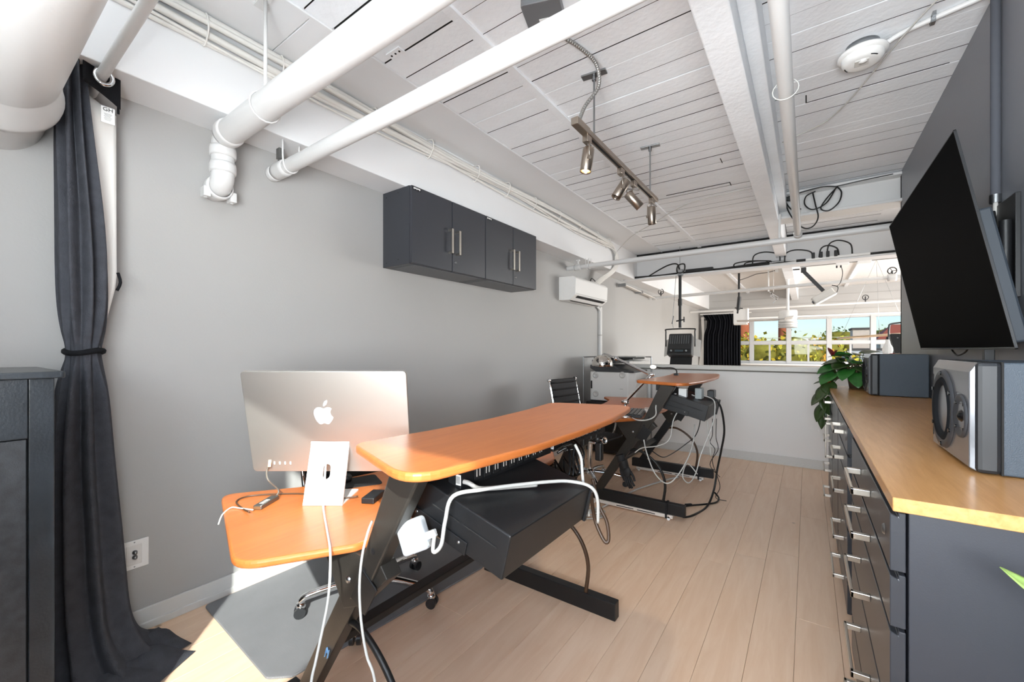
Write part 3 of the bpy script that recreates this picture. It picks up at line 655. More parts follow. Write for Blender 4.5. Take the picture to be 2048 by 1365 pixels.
tag(MB().cyl((-2.51, .400, 2.40), (.66, .400, 2.42), .0185, n=20).build('curtain_rod', pipe_paint, loc=(-2.51, .4, 2.4)), 'thin white rod running through the curtain grommet', 'curtain rod')

# ------------------------------------------------------------------ black chest at the left edge
t = thing('chest', 'tall dusty black wooden chest at the left edge beside the curtain', 'cabinet', (-1.9, -.2, 0))
bw = mat('black_wood', '23282d', .30, spec=.5, bump=.06, bscale=160, var=.25, vscale=14)
dustm = mat('dusty_panel', '2c2f33', .42, bump=.1, bscale=400, var=.35, vscale=35)
X0, X1, Y0_, Y1_ = -2.15, -1.67, -.70, .196
MB().prism(rounded([(X0 - .01, Y0_, .0), (X1 + .022, Y0_, 0), (X1 + .022, Y1_ + .018, .008), (X0 - .01, Y1_ + .018, .02)]), 1.222, 1.240).build('top', bw, t, bevel=.003)
MB().box(X0, X1 - .020, Y0_, Y1_, .03, 1.222).build('carcass', blackrough, t)
MB().box(X1 - .020, X1, Y1_ - .046, Y1_, .0, 1.222).build('stile', bw, t, bevel=.002)
MB().box(X1 - .020, X1, Y0_, Y1_ - .047, 1.065, 1.222).build('rail', bw, t, bevel=.002)
MB().box(X1 - .020, X1 - .006, Y0_, Y1_ - .049, .06, 1.062).build('panel', dustm, t, bevel=.002)

# ------------------------------------------------------------------ two-tier desks
def make_desk():
    D = 1.34
    t = thing('standing_desk', '', 'desk', (-1.1, D, 0), 'two tier standing desks')
    up = rounded([(-1.125, D - .60, .07), (-1.085, D - .3, .5), (-1.07, D, .5), (-1.085, D + .3, .5), (-1.125, D + .60, .07), (-.715, D + .735, .10), (-.655, D + .3, .6), (-.648, D, .6), (-.655, D - .3, .6), (-.715, D - .735, .10)], .05, 8)
    MB().prism(up, .991, 1.015).build('upper_top', deskwood, t, bevel=.008, seg=3)
    lo = rounded([(-1.10, D - .60, .05), (-1.27, D - .865, .10), (-1.93, D - .66, .05), (-1.74, D - .40, .25), (-1.66, D, .6), (-1.74, D + .40, .25), (-1.93, D + .66, .05), (-1.27, D + .865, .10), (-1.10, D + .60, .05), (-1.045, D, .5)], .05, 8)
    MB().prism(lo, .690, .715).build('lower_shelf', deskwood, t, bevel=.009, seg=3)
    for s in (-1, 1):
        y = D + s * .575; a, b2 = y - .025, y + .025
        MB().box(-1.55, -.745, a, b2, 0, .085).build('foot', black, t, bevel=.004)
        MB().prism_y([(-1.49, .06), (-1.415, .06), (-1.09, .555), (-1.155, .595)], a + .004, b2 - .004).build('lower_leg', gunmetal if s < 0 else black, t, bevel=.003)
        gp = MB().prism_y([(-1.30, .689), (-.985, .689), (-.955, .655), (-1.085, .535), (-1.165, .50)], a - .002, b2 + .002).build('gusset_plate', gunmetal, t, bevel=.003)
        ya = a - .003 if s < 0 else a - .003
        for (x, z) in ((-1.135, .60), (-1.06, .66)): MB().lathe([(.011, 0), (.009, .005), (0, .006)], (x, ya, z), (0, -1, 0), 14).build('bolt', steel, gp)
        ar = MB().prism_y([(-1.125, .545), (-1.055, .565), (-.81, .975), (-.86, .992), (-.92, .992)], a - .010, b2 - .012).build('upper_arm', gunmetal if s < 0 else black, t, bevel=.006)
        for (x, z) in ((-1.045, .660), (-1.005, .725)): MB().lathe([(.009, .001), (.006, .0015), (0, .0005)], (x, a - .0102, z), (0, -1, 0), 14).build('pin_hole', blackrough, ar)
        MB().prism_y([(-1.11, .56), (-1.04, .53), (-.985, .62), (-1.05, .66)], a - .014, a - .008).build('sleeve', black, ar, bevel=.002)
        MB().tube([(-.905, y - .01, .08), (-.89, y - .012, .22), (-.925, y - .014, .33), (-1.0, y - .014, .41), (-1.10, y - .01, .455), (-1.19, y, .44)], .0100, 10, 6).build('cable_hose', brown_c if s > 0 else black_c, t)
    MB().bar((-1.31, D - .57, .31), (-1.31, D + .57, .31), .05, .028).build('crossbar', black, t, bevel=.003)
    MB().bar((-.94, D - .57, .965), (-.94, D + .57, .965), .05, .05).build('top_rail', black, t, bevel=.003)
    # sloping black housing under the upper top
    y0, y1 = D - .51, D - .045
    bx = MB().prism_y([(-.955, .935), (-.595, .838), (-.624, .719), (-.99, .815)], y0, y1).build('housing', black, t, bevel=.004)
    MB().prism_y([(-.96, .845), (-.735, .785), (-.745, .748), (-.97, .806)], y0 - .005, y0 - .0005).build('cover_plate', black, bx, bevel=.002)
    for (x, z) in ((-.93, .826), (-.765, .780)): MB().lathe([(.005, 0), (.0035, .003), (0, .003)], (x, y0 - .005, z), (0, -1, 0), 10).build('screw', steel, bx)
    for xa, xb_ in ((-.87, -.765), (-.75, -.64)):
        za = .935 + (xa + .955) * (-.097 / .36) - .05; zb = .935 + (xb_ + .955) * (-.097 / .36) - .05
        MB().prism_y([(xa, za), (xb_, zb), (xb_, zb - .004), (xa, za - .004)], y0 - .0015, y0 - .0003).build('vent_slit', gap_dark, bx)
    MB().prism_y([(-.600, .842), (-.588, .836), (-.618, .712), (-.630, .716)], y1 - .004, y1 + .012).build('end_flange', black, bx, bevel=.002)
    for (x, z) in ((-.594, .82), (-.615, .735)): MB().sphere((x, y1 + .002, z), .005, 8).build('screw', steel, bx)
    return t
desk1 = make_desk(); desk1['label'] = 'cherry two-tier standing desk nearest the camera holding the silver display'
# blue sticker on the near lower leg of the first desk
st = MB()
for p, q in (((0, 0), (.012, .034)), ((.012, .034), (.020, .016)), ((.004, .016), (.022, .022)), ((.014, 0), (.024, .030))):
    st.bar((-1.272 + p[0], .7405, .305 + p[1]), (-1.272 + q[0], .7405, .305 + q[1]), .0012, .005, (0, 1, 0))
st.build('leg_sticker', mat('sticker_blue', '8fc3f2', .5), desk1)
desk2 = copy_tree(desk1); desk2.location = (-1.1, 3.86, .04)
desk2['label'] = 'cherry two-tier standing desk by the half wall raised on white dollies'
for o in [o for o in desk2.children if o.name.startswith('leg_sticker')]: bpy.data.objects.remove(o)
# white dollies under the feet of the second desk
for i, s in enumerate((-1, 1)):
    y = 3.86 + s * .575
    t = thing('dolly', ('white wheeled dolly strapped under the near foot of the far desk', 'white wheeled dolly strapped under the far foot of the far desk')[i], 'dolly', (-1.1, y, 0), 'white desk dollies')
    wm = mat('dolly_white', 'e6dcd2', .45)
    MB().box(-1.50, -.83, y - .035, y + .035, .014, .040).build('deck', wm, t, bevel=.004)
    for a, b2 in ((-1.27, -1.13), (-1.10, -.96)): MB().box(a, b2, y - .0365, y - .034, .024, .030).build('slot', blackrough, t)
    for x in (-1.47, -.86):
        for k in (-1, 1): MB().cyl((x, y + k*.028 - .007, .014), (x, y + k*.028 + .007, .014), .014, n=14).build('wheel', white_p, t)
    MB().box(-.885, -.870, y - .038, y + .036, .012, .128).build('strap', blackrough, t)

# ------------------------------------------------------------------ display on the near desk
th = math.atan2(591, 829); E2 = Vector((-math.sin(th), math.cos(th), 0)); E1 = Vector((math.cos(th), math.sin(th), 0)); EZ = Vector((0, 0, 1))
def P(r, w, z): return E1 * r + E2 * w + EZ * z
t = thing('display', 'silver aluminium computer display seen from behind on the lower shelf', 'monitor', tuple(P(-.708, 1.55, .715)))
top = P(-.712, 1.565, 1.218); bot = P(-.710, 1.645, .818); upv = (top - bot).normalized(); H_ = (top - bot).length
Mb = frame((top + bot) / 2, E1, upv)     # z axis of this frame points towards the camera (back of display)
Wd = .625
MB().prism(rounded([(-Wd/2, -H_/2, .018), (Wd/2, -H_/2, .018), (Wd/2, H_/2, .018), (-Wd/2, H_/2, .018)], .018, 6), -.013, .006, Mb).build('body', alu, t, bevel=.002)
MB().prism(rounded([(-Wd/2 + .004, -H_/2 + .004, .015), (Wd/2 - .004, -H_/2 + .004, .015), (Wd/2 - .004, H_/2 - .004, .015), (-Wd/2 + .004, H_/2 - .004, .015)], .015, 6), -.0145, -.0128, Mb).build('screen', blackgloss, t)
# bitten-apple emblem
body = []
half = [(0, -.405), (.10, -.455), (.22, -.45), (.335, -.32), (.42, -.15), (.455, 0.03), (.43, .20), (.33, .325), (.20, .365), (.09, .33), (0, .295)]
def cat_rom(P_, n=5, closed=False):
    out = []; N = len(P_)
    for i in range(N if closed else N - 1):
        a = P_[i-1] if (i or closed) else P_[0]; b = P_[i]; c = P_[(i+1) % N]; e = P_[(i+2) % N] if (closed or i + 2 < N) else P_[-1]
        for k in range(n):
            s = k / n; out.append(tuple(.5*(2*b[q] + (c[q]-a[q])*s + (2*a[q]-5*b[q]+4*c[q]-e[q])*s*s + (3*b[q]-a[q]-3*c[q]+e[q])*s**3) for q in (0, 1)))
    return out
oln = cat_rom(half + [(-x, y) for x, y in half[-2:0:-1]], 12, True)
bc = (.575, .085); br = .26
oln = [p for p in oln]
def bite(p):
    dx, dy = p[0] - bc[0], p[1] - bc[1]; L = math.hypot(dx, dy)
    if L < br: return (bc[0] - math.sqrt(max(br*br - dy*dy, 0)), p[1])
    return p
sc = .084
oln = [bite(p) for p in oln]
lc = (-.012, .032)
em = MB(); em.prism([(lc[0] + x*sc, lc[1] + y*sc) for x, y in oln], .0058, .0072, Mb)
leafp = [(.02, .40), (.015, .52), (.08, .64), (.20, .70), (.205, .58), (.14, .46)]
em.prism([(lc[0] + x*sc, lc[1] + y*sc) for x, y in cat_rom(leafp, 4, True)], .0058, .0072, Mb)
em.build('emblem', mat('emblem_mirror', 'f6f6f7', .2, metal=.5), t)
# ports with a plug
for k in range(4): MB().prism(rounded([(-.228 + k*.021, -H_/2 + .030, .003), (-.222 + k*.021, -H_/2 + .030, .003), (-.222 + k*.021, -H_/2 + .042, .003), (-.228 + k*.021, -H_/2 + .042, .003)], .003, 3), .0058, .0066, Mb).build('port', mat('port_light', 'f4f1ec', .4), t)
# stand: base plate, leaning plate with a slot
r0 = -.708; wb_, zb_ = 1.55, .715; wt_, zt_ = 1.618, .935
MB().prism(rounded([(-.074, 0, .01), (.074, 0, .01), (.074, .17, .01), (-.074, .17, .01)], .01, 4), 0, .006, frame(P(r0, wb_, zb_), E1, E2)).build('foot', alu_w, t, bevel=.001)
pv = (P(r0, wt_, zt_) - P(r0, wb_, zb_)); PL = pv.length; Ms = frame(P(r0, wb_, zb_), E1, pv)
sm = MB(); hw = .074; hole = [(.014*math.cos(a)*1.0, .122 + (.014 if math.sin(a) > 0 else -.014) + .014*math.sin(a)) for a in [i*2*math.pi/24 for i in range(24)]]
# plate with hole: four boxes around a slot, plus ring
hx, h0, h1 = .0145, .095, .150
sm.box(-hw, -hx, 0, PL, -.005, .003, Ms).box(hx, hw, 0, PL, -.005, .003, Ms).box(-hx, hx, 0, h0, -.005, .003, Ms).box(-hx, hx, h1, PL, -.005, .003, Ms)
def corner(sx, yy, sy):
    out = [(sx*hx, yy)] + [(sx*hx - sx*hx*(1 - math.cos(a)), yy + sy*hx*(1 - math.sin(a))) for a in [i*math.pi/12 for i in range(7)]]
    return out
for sx in (-1, 1):
    pts = [(sx*hx, h1)] + [(sx*hx*math.cos(a), h1 - hx + hx*math.sin(a)) for a in [i*math.pi/12 for i in range(7)]]; sm.prism(pts, -.005, .003, Ms)
    pts = [(sx*hx, h0)] + [(sx*hx*math.cos(a), h0 + hx - hx*math.sin(a)) for a in [i*math.pi/12 for i in range(7)]]; sm.prism(pts, -.005, .003, Ms)
sm.build('stand', alu_w, t)
MB().cyl(Ms @ Vector((-hw, PL, -.004)), Ms @ Vector((hw, PL, -.004)), .010, n=14).build('hinge', alu_w, t)

# things on and around the lower shelf
ZS = .715
hub_c = Vector((-1.66, .735, ZS + .008)); hd_ = Vector((-.55, .83, 0)).normalized()
t = thing('usb_hub', 'grey metal hub lying on the sunlit lower shelf', 'hub', (hub_c.x, hub_c.y, ZS))
Mh = frame(hub_c, hd_, Vector((-hd_.y, hd_.x, 0)))
MB().prism(rounded([(-.055, -.016, .006), (.055, -.016, .006), (.055, .016, .006), (-.055, .016, .006)], .006, 4), -.008, .008, Mh).build('body', mat('hub_grey', '77746f', .32, metal=.8), t, bevel=.003)
MB().box(-.0555, -.054, -.012, .012, -.005, .005, Mh).build('port_face', mat('hub_port', '8a6a4a', .4, metal=.5), t)
for k in range(4): MB().box(-.035 + k*.012, -.028 + k*.012, -.010, .006, .0079, .0084, Mh).build('print_line', mat('print_pale', 'b9b6b0', .5), t)
pt = Mb @ Vector((-.240, -H_/2 + .036, .012))
cable('display_cable', [tuple(hub_c + hd_*.055), tuple(hub_c + hd_*.075 + Vector((0, 0, .02))), tuple((hub_c + pt)/2 + Vector((0, 0, .01))), tuple(pt + Vector((0, 0, -.03)) + E1*-.012), tuple(pt)], .003, mat('grey_braid', '6d655c', .5), 'thin grey cable rising from the hub to the display')
tag(MB().cbox(pt, (.010, .010, .028), rot_to(pt - hub_c)).build('plug', mat('plug_copper', '8c6e55', .35, metal=.6), loc=pt), 'small metal plug in the lower left corner of the display', 'plug')
cable('shelf_cable', [(-1.61, .655, ZS + .008), (-1.665, .66, ZS + .004), (-1.77, .675, ZS + .004), (-1.80, .725, ZS + .004), (-1.74, .80, ZS + .004), (-1.63, .875, ZS + .004), (-1.50, .865, ZS + .004), (-1.47, .90, ZS + .01), (-1.43, .97, ZS + .01)], .0028, brown_c, 'brown cable looping across the sunlit lower shelf')
cable('shelf_cable', [(-1.62, .672, ZS + .008), (-1.69, .655, ZS + .004), (-1.72, .64, ZS + .004), (-1.70, .605, ZS - .005), (-1.68, .585, ZS - .03)], .0026, white_c, 'white cable from the hub over the shelf corner')
pad = tag(MB().prism(rounded([(-1.72, .98, .02), (-1.60, .96, .02), (-1.50, 1.14, .02), (-1.64, 1.20, .02)]), ZS, ZS + .004).build('mouse_pad', blackrough, loc=(-1.6, 1.07, ZS)), 'black pad on the lower shelf behind the display stand', 'pad')
t = thing('card_reader', 'black gadget lying behind the display stand', 'gadget', (-1.66, 1.04, ZS + .004))
MB().sphere((-1.67, 1.03, ZS + .022), .03, 14, (1, 1.2, .6)).build('shell', blackgloss, t); MB().tube([(-1.69, 1.0, ZS + .02), (-1.70, .99, ZS + .05), (-1.68, 1.02, ZS + .055), (-1.66, 1.05, ZS + .03)], .004, 6, 4).build('strap', black_c, t); MB().sphere((-1.64, 1.06, ZS + .02), .02, 12).build('knob', black, t)
t = thing('drive', 'small dark drive beside the display stand', 'drive', (-1.36, .97, ZS))
MB().cbox((-1.375, 1.0, ZS + .012), (.05, .10, .022), Matrix.Rotation(.5, 3, 'Z')).build('case', black, t, bevel=.003); MB().cbox((-1.365, .96, ZS + .012), (.03, .012, .015), Matrix.Rotation(.5, 3, 'Z')).build('connector', brown_c, t)

# black rack power strips under the upper top
def strip(y0, y1, label):
    t = thing('power_strip', label, 'power strip', (-.87, y0, .885), 'black rack power strips')
    MB().box(-.912, -.862, y0, y1, .884, .942).build('case', black, t, bevel=.002)
    MB().box(-.862, -.8615, y0 + .05, y1 - .04, .9335, .9350).build('print_line', white_p, t)
    n_ = int((y1 - y0 - .1) / .045)
    for k in range(n_):
        y = y0 + .06 + k*.045
        so_ = MB().box(-.8625, -.8605, y, y + .034, .894, .930).build('socket', blackrough, t, bevel=.001)
        for dy in (.008, .022): MB().box(-.8606, -.8600, y + dy, y + dy + .0035, .904, .926).build('slot', mat('slot_light', 'd9d5cf', .5), so_)
    MB().box(-.88, -.8612, y0 - .0008, y0 + .0, .895, .925).build('end_label', white_p, t)
    for k in range(5): MB().box(-.8785 + k*.0032, -.877 + k*.0032, y0 - .0014, y0 - .0006, .899, .921).build('barcode_line', blackrough, t)
    MB().box(-.900, -.866, y0 + .008, y0 + .05, .942, .9428).build('warning_label', mat('label_pink', 'c79a94', .5), t)
    t.location = Vector(t.location) + Vector((.05, 0, .012))
strip(.885, 1.40, 'black rack power strip resting on the near desk housing'); strip(1.42, 1.93, 'black rack power strip behind, near the far end of the near desk')
# white wall-charger hanging beside the arm
t = thing('charger', 'white square power adapter hanging by its cord beside the near desk arm', 'charger', (-.90, .77, .74))
Rm = Matrix.Rotation(-.45, 3, 'Y') @ Matrix.Rotation(.35, 3, 'Z')
cc = Vector((-.885, .775, .785))
MB().cbox(cc, (.082, .04, .088), Rm).build('body', mat('charger_white', 'ccd1d5', .4), t, bevel=.012, seg=4)
pe = cc + Rm @ Vector((.052, .0, -.012))
MB().cbox(pe, (.03, .016, .020), Rm).build('plug', white_p, t, bevel=.003)
MB().cbox(cc + Rm @ Vector((.04, .0, -.032)), (.004, .014, .008), Rm).build('port', mat('port_grey', 'b5b4b0', .4), t)
# ------------------------------------------------------------------ cables of the near desk
cable('power_cable', [(-1.513, .886, .864), (-1.479, .862, .828), (-1.453, .843, .772), (-1.426, .825, .722), (-1.226, .723, .722), (-1.116, .666, .722), (-1.051, .627, .690), (-1.027, .607, .64), (-1.009, .583, .59), (-.994, .556, .528), (-.977, .531, .47), (-.97, .51, .25), (-.99, .50, .05), (-1.1, .45, .006)], .0036, white_c, 'white power cord from the display stand over the shelf edge')
cable('power_cable', [(-1.017, .735, .806), (-.984, .698, .797), (-.944, .653, .765), (-.933, .637, .698), (-.921, .633, .615), (-.901, .635, .533), (-.865, .636, .462), (-.84, .63, .2), (-.83, .6, .006)], .0034, white_c, 'white power cord hanging in front of the near desk arm')
cable('charger_cable', [tuple(pe + Rm @ Vector((.012, 0, 0))), (-.825, .79, .752), (-.80, .795, .775), (-.79, .80, .84), (-.775, .815, .905), (-.745, .90, .905), (-.71, 1.02, .893), (-.668, 1.145, .878), (-.635, 1.218, .866), (-.590, 1.27, .845), (-.575, 1.30, .80), (-.59, 1.34, .70)], .0055, white_c, 'long white cord crossing the black housing of the near desk')
cable('patch_cable', [(-.685, 1.354, .955), (-.659, 1.348, .914), (-.642, 1.323, .878), (-.63, 1.31, .83), (-.62, 1.33, .72)], .005, white_c, 'short white cable dropping behind the housing end')
cable('strip_cable', [(-.860, .905, .909), (-.80, .90, .915), (-.777, .92, .898), (-.755, .96, .891), (-.72, 1.04, .882), (-.69, 1.1, .876)], .007, mat('grey_cord', 'a8a6a2', .4), 'grey cord from the end of the power strip')
cable('black_cable', [(-.659, 1.434, .756), (-.647, 1.442, .662), (-.608, 1.434, .598), (-.594, 1.442, .601), (-.611, 1.468, .653), (-.647, 1.479, .707), (-.676, 1.483, .80)], .007, brown_c, 'brown cord loop hanging behind the near desk housing')
for k, lab in enumerate(('coiled black cord nearest the housing of the near desk', 'second coiled black cord behind the housing of the near desk', 'middle one of the five coiled black cords under the near desk', 'fourth coiled black cord under the near desk', 'coiled black cord nearest the small torch clamp')):
    q = random.Random(k); jx = lambda: q.uniform(-.022, .022)
    cable('coiled_cable', [(-.80 + jx(), 1.40 + .03*k, .90), (-.76 + jx(), 1.42 + .03*k, .925 + jx()), (-.72 + jx(), 1.40 + .03*k, .88 + jx()), (-.715 + jx(), 1.37 + .03*k, .82 + jx()), (-.76 + jx(), 1.38 + .03*k, .81), (-.80 + jx(), 1.41 + .03*k, .86)], .0045, blackgloss, lab, group='coiled black cords')
t = thing('lens_clamp', 'black clamp with a small chrome torch under the far end of the near desk', 'clamp', (-.83, 1.90, .80))
MB().cbox((-.85, 1.90, .905), (.05, .08, .07)).build('bracket', black, t, bevel=.004); MB().cbox((-.83, 1.90, .80), (.035, .035, .09)).build('grip', black, t, bevel=.008)
MB().cyl((-.87, 1.92, .858), (-.80, 1.885, .862), .010, n=12).build('torch', chrome, t); MB().lathe([(.010, 0), (.017, .004), (.017, .010), (.013, .010), (.011, .006), (0, .006)], (-.80, 1.885, .862), (.8, -.5, 0), 16).build('torch_head', chrome, t)
MB().sphere((-.84, 1.90, .86), .022, 12).build('ball_joint', black, t)
for k, (yy, zz, hh) in enumerate(((1.55, .90, .05), (1.63, .91, .06), (1.72, .90, .07), (1.80, .905, .05))):
    o = MB().cbox((-.835, yy, zz), (.045, .05, hh)).build('adapter_plug', black, loc=(-.835, yy, zz), bevel=.005); tag(o, ('black plug-in adapter of the rear power strip nearest the camera', 'second nearest black adapter on the rear power strip', 'tall black adapter on the rear power strip', 'black adapter of the rear power strip nearest the torch clamp')[k], 'adapter', 'black plug adapters')

# ------------------------------------------------------------------ anti-fatigue mat
mt = mat('mat_rubber', '808184', .8, bump=.0, var=.05, vscale=5)
n = mt.node_tree; bsd = n.nodes['Principled BSDF']; tc = n.nodes.new('ShaderNodeTexCoord'); wv = n.nodes.new('ShaderNodeTexWave'); wv.inputs['Scale'].default_value = 62; wv.bands_direction = 'X'
n.links.new(tc.outputs['Object'], wv.inputs['Vector']); bp = n.nodes.new('ShaderNodeBump'); bp.inputs['Strength'].default_value = .6; bp.inputs['Distance'].default_value = .003
n.links.new(wv.outputs['Fac'], bp.inputs['Height']); n.links.new(bp.outputs[0], bsd.inputs['Normal'])
tag(MB().prism(rounded([(-2.475, .80, .03), (-1.73, .765, .04), (-1.655, .83, .02), (-1.565, 1.93, .06), (-1.80, 1.99, .05), (-2.475, 2.05, .03)], .03), .0005, .010).build('floor_mat', mt, loc=(-2.05, 1.4, 0), bevel=.003), 'grey ribbed rubber mat on the floor under the near desk', 'mat')

# ------------------------------------------------------------------ office chairs
def make_chair():
    t = thing('office_chair', '', 'chair', (0, 0, 0), 'black ribbed office chairs')
    MB().cyl((0, 0, .10), (0, 0, .42), .024, n=16).build('column', chrome, t)
    MB().lathe([(0, .06), (.045, .06), (.05, .10), (.035, .14), (0, .14)], (0, 0, 0), (0, 0, 1), 20).build('hub', chrome, t)
    for k in range(5):
        a = 2*math.pi*k/5 + .43; c, s = math.cos(a), math.sin(a)
        lg = MB().tube([(.03*c, .03*s, .115), (.16*c, .16*s, .112), (.27*c, .27*s, .098), (.315*c, .315*s, .085), (.325*c, .325*s, .062)], [.021, .015], 10, 4).build('leg', chrome, t)
        cs = MB()
        for q in (-1, 1):
            ox, oy = -s*.015*q, c*.015*q; cs.cyl((.33*c + ox*.5, .33*s + oy*.5, .026), (.33*c + ox*1.6, .33*s + oy*1.6, .026), .0255, n=18)
        cs.build('caster', mat('caster_black', '2b2c2e', .35), lg)
        MB().lathe([(.0, .035), (.018, .03), (.022, .012), (.016, 0)], (.325*c, .325*s, .038), (0, 0, 1), 14).build('caster_hood', chrome, lg)
    MB().prism(rounded([(-.22, -.23, .05), (.24, -.23, .05), (.24, .23, .05), (-.22, .23, .05)], .05), .445, .470).build('seat', mat('black_leather', '0f0f11', .6, spec=.3, bump=.05, bscale=120), t, bevel=.010)
    bk = MB().prism_y([(-.215, .47), (-.195, .47), (-.315, 1.0), (-.335, 1.0)], -.215, .215).build('backrest', MATS['black_leather'], t, bevel=.006)
    for k in range(8):
        f = k / 8 + .06; x = -.195 - .12*f; z = .47 + .53*f
        MB().tube([(x, -.21, z), (x + .004, 0, z), (x, .21, z)], .008, 8, 3).build('rib', MATS['black_leather'], bk)
        MB().tube([(x - .021, -.21, z + .02), (x - .025, 0, z + .02), (x - .021, .21, z + .02)], .008, 8, 3).build('rib', MATS['black_leather'], bk)
    for s in (-1, 1):
        MB().tube([(.22, s*.225, .455), (-.18, s*.225, .452), (-.215, s*.225, .50), (-.33, s*.225, 1.0)], .011, 10, 5).build('side_frame', chrome, t)
        MB().lathe([(.017, -.012), (.019, 0), (.017, .012), (0, .013)], (-.327, s*.228, .992), (0, s, 0), 14).build('end_cap', chrome, t)
        MB().tube([(.12, s*.228, .455), (.14, s*.245, .56), (.10, s*.25, .645), (-.12, s*.25, .645), (-.22, s*.23, .60)], .010, 8, 5).build('armrest', chrome, t)
    return t
ch = make_chair(); ch['label'] = 'black office chair with a chrome star base pushed under the near desk'; ch.location = (-1.83, 1.32, .010)
ch2 = copy_tree(ch); ch2['label'] = 'black ribbed office chair at the far desk beside the printer'; ch2.location = (-1.72, 3.72, 0); ch2.rotation_euler[2] = -.12

# ------------------------------------------------------------------ far desk things
Z2 = .755
def gloves(x0, y0, z0, label):
    t = thing('work_glove', label, 'glove', (x0, y0, z0), 'black gloves')
    gm = mat('glove_black', '1e1e20', .7, bump=.1, bscale=100)
    MB().sphere((x0, y0, z0), .04, 14, (.9, .45, 1.2)).build('palm', gm, t)
    MB().cyl((x0 - .012, y0, z0 + .035), (x0 - .03, y0, z0 + .09), .030, .034, n=14).build('cuff', gm, t)
    for k in range(4):
        dx = -.024 + k*.017; L = (.075, .088, .085, .065)[k]
        MB().tube([(x0 + dx, y0, z0 - .03), (x0 + dx + .02, y0 - .012, z0 - .03 - L*.55), (x0 + dx + .035, y0 - .006, z0 - .03 - L)], .0095, 8, 4).build('finger', gm, t)
    MB().tube([(x0 + .03, y0, z0 + .01), (x0 + .055, y0 - .01, z0 - .02), (x0 + .065, y0 - .008, z0 - .055)], .010, 8, 4).build('thumb', gm, t)
gloves(-1.20, 3.22, .36, 'upper black glove hung on the near leg of the far desk'); gloves(-1.165, 3.20, .325, 'lower black glove hung on the near leg of the far desk')
t = thing('desk_lamp', 'chrome swing-arm desk lamp on the lower shelf of the far desk', 'desk lamp', (-1.20, 3.26, Z2))
MB().lathe([(0, 0), (.085, 0), (.085, .012), (.03, .02), (.012, .03), (.010, .10)], (-1.20, 3.26, Z2), (0, 0, 1), 28).build('base', chrome, t)
j0 = Vector((-1.20, 3.26, .872)); j1 = Vector((-1.107, 3.632, 1.079)); j2 = Vector((-1.467, 3.744, 1.215))
m = MB()
for j in (j0, j1, j2): m.sphere(j, .022, 14)
m.build('joint', chrome, t)
MB().cyl(j0, j1, .0125, n=12).build('lower_arm', chrome, t); MB().cyl(j1, j2, .0125, n=12).build('upper_arm', chrome, t)
for j in (j0, j1): MB().lathe([(.0, -.03), (.016, -.028), (.016, .028), (0, .03)], j, (.9, -.4, .1), 14).build('wing_nut', chrome, t)
hd2 = Vector((-1.615, 3.77, 1.140))
MB().lathe([(.100, 0), (.102, .006), (.094, .045), (.070, .082), (.040, .098), (0, .102)], hd2, (.05, -.05, 1), 32).build('shade', mat('lamp_shade_mirror', 'd8d3cc', .08, metal=1), t)
MB().lathe([(.097, .004), (.09, .04), (.06, .075), (0, .09)], hd2, (.05, -.05, 1), 28).build('shade_inside', mat('shade_inside', 'f0a860', .5, emit='ffb060', es=1.5), t)
MB().tube([tuple(hd2 + Vector((0, 0, .10))), tuple(hd2 + Vector((.03, -.005, .115))), tuple(j2)], .010, 8, 4).build('neck', chrome, t)
t = thing('clip_light', 'small gooseneck clip light on the upper top of the far desk', 'clip light', (-.93, 3.95, 1.055))
MB().tube([(-1.0, 4.05, 1.05), (-.995, 4.04, 1.10), (-1.03, 4.02, 1.125), (-1.11, 3.97, 1.125), (-1.16, 3.93, 1.135)], .006, 8, 5).build('neck', black_c, t)
MB().sphere((-1.175, 3.92, 1.135), .022, 12, (1.3, 1, .8)).build('head', mat('clip_lit', 'fff4e4', .3, emit='fff2dc', es=2.5), t)
MB().cbox((-1.0, 4.05, 1.06), (.04, .03, .03)).build('clip', black, t, bevel=.004)
t = thing('keyboard', 'black keyboard on the lower shelf of the far desk', 'keyboard', (-1.15, 3.40, Z2))
MB().cbox((-1.17, 3.42, Z2 + .012), (.14, .40, .022), Matrix.Rotation(.2, 3, 'Z')).build('case', black, t, bevel=.004)
for r_ in range(4):
    for q in range(10):
        p = Vector((-1.17, 3.42, Z2 + .025)) + Matrix.Rotation(.2, 3, 'Z') @ Vector((-.048 + r_*.032, -.172 + q*.038, 0))
        MB().cbox(p, (.024, .030, .006), Matrix.Rotation(.2, 3, 'Z')).build('key', blackgloss, t)
tag(MB().cbox((-1.09, 3.60, Z2 + .02), (.12, .10, .035), Matrix.Rotation(.3, 3, 'Z')).build('card_box', mat('box_cream', 'e6d9cd', .5), loc=(-1.09, 3.6, Z2), bevel=.006), 'small cream box at the edge of the lower shelf of the far desk', 'box')
for k, (p, sz, mm, lab) in enumerate((((-.80, 3.45, .955), (.06, .05, .075), white_p, 'white power adapter on the housing of the far desk'), ((-.70, 3.55, .95), (.05, .09, .085), mat('adapter_grey', '9aa0a0', .4), 'grey power adapter on the housing of the far desk'), ((-.64, 3.72, .935), (.05, .10, .06), black, 'black power brick at the end of the far desk housing'), ((-.86, 3.42, .935), (.035, .03, .03), white_p, 'small white plug on the housing of the far desk'))):
    q = MB().cbox(p, sz).build('power_adapter', mm, loc=p, bevel=.005); tag(q, lab, 'adapter')
cable('white_cable', [(-.80, 3.47, .90), (-.82, 3.40, .83), (-.85, 3.345, .74), (-.864, 3.30, .609), (-.93, 3.24, .56), (-1.05, 3.22, .53), (-1.10, 3.20, .49)], .004, white_c, 'white cord curving from the far desk housing towards its near leg')
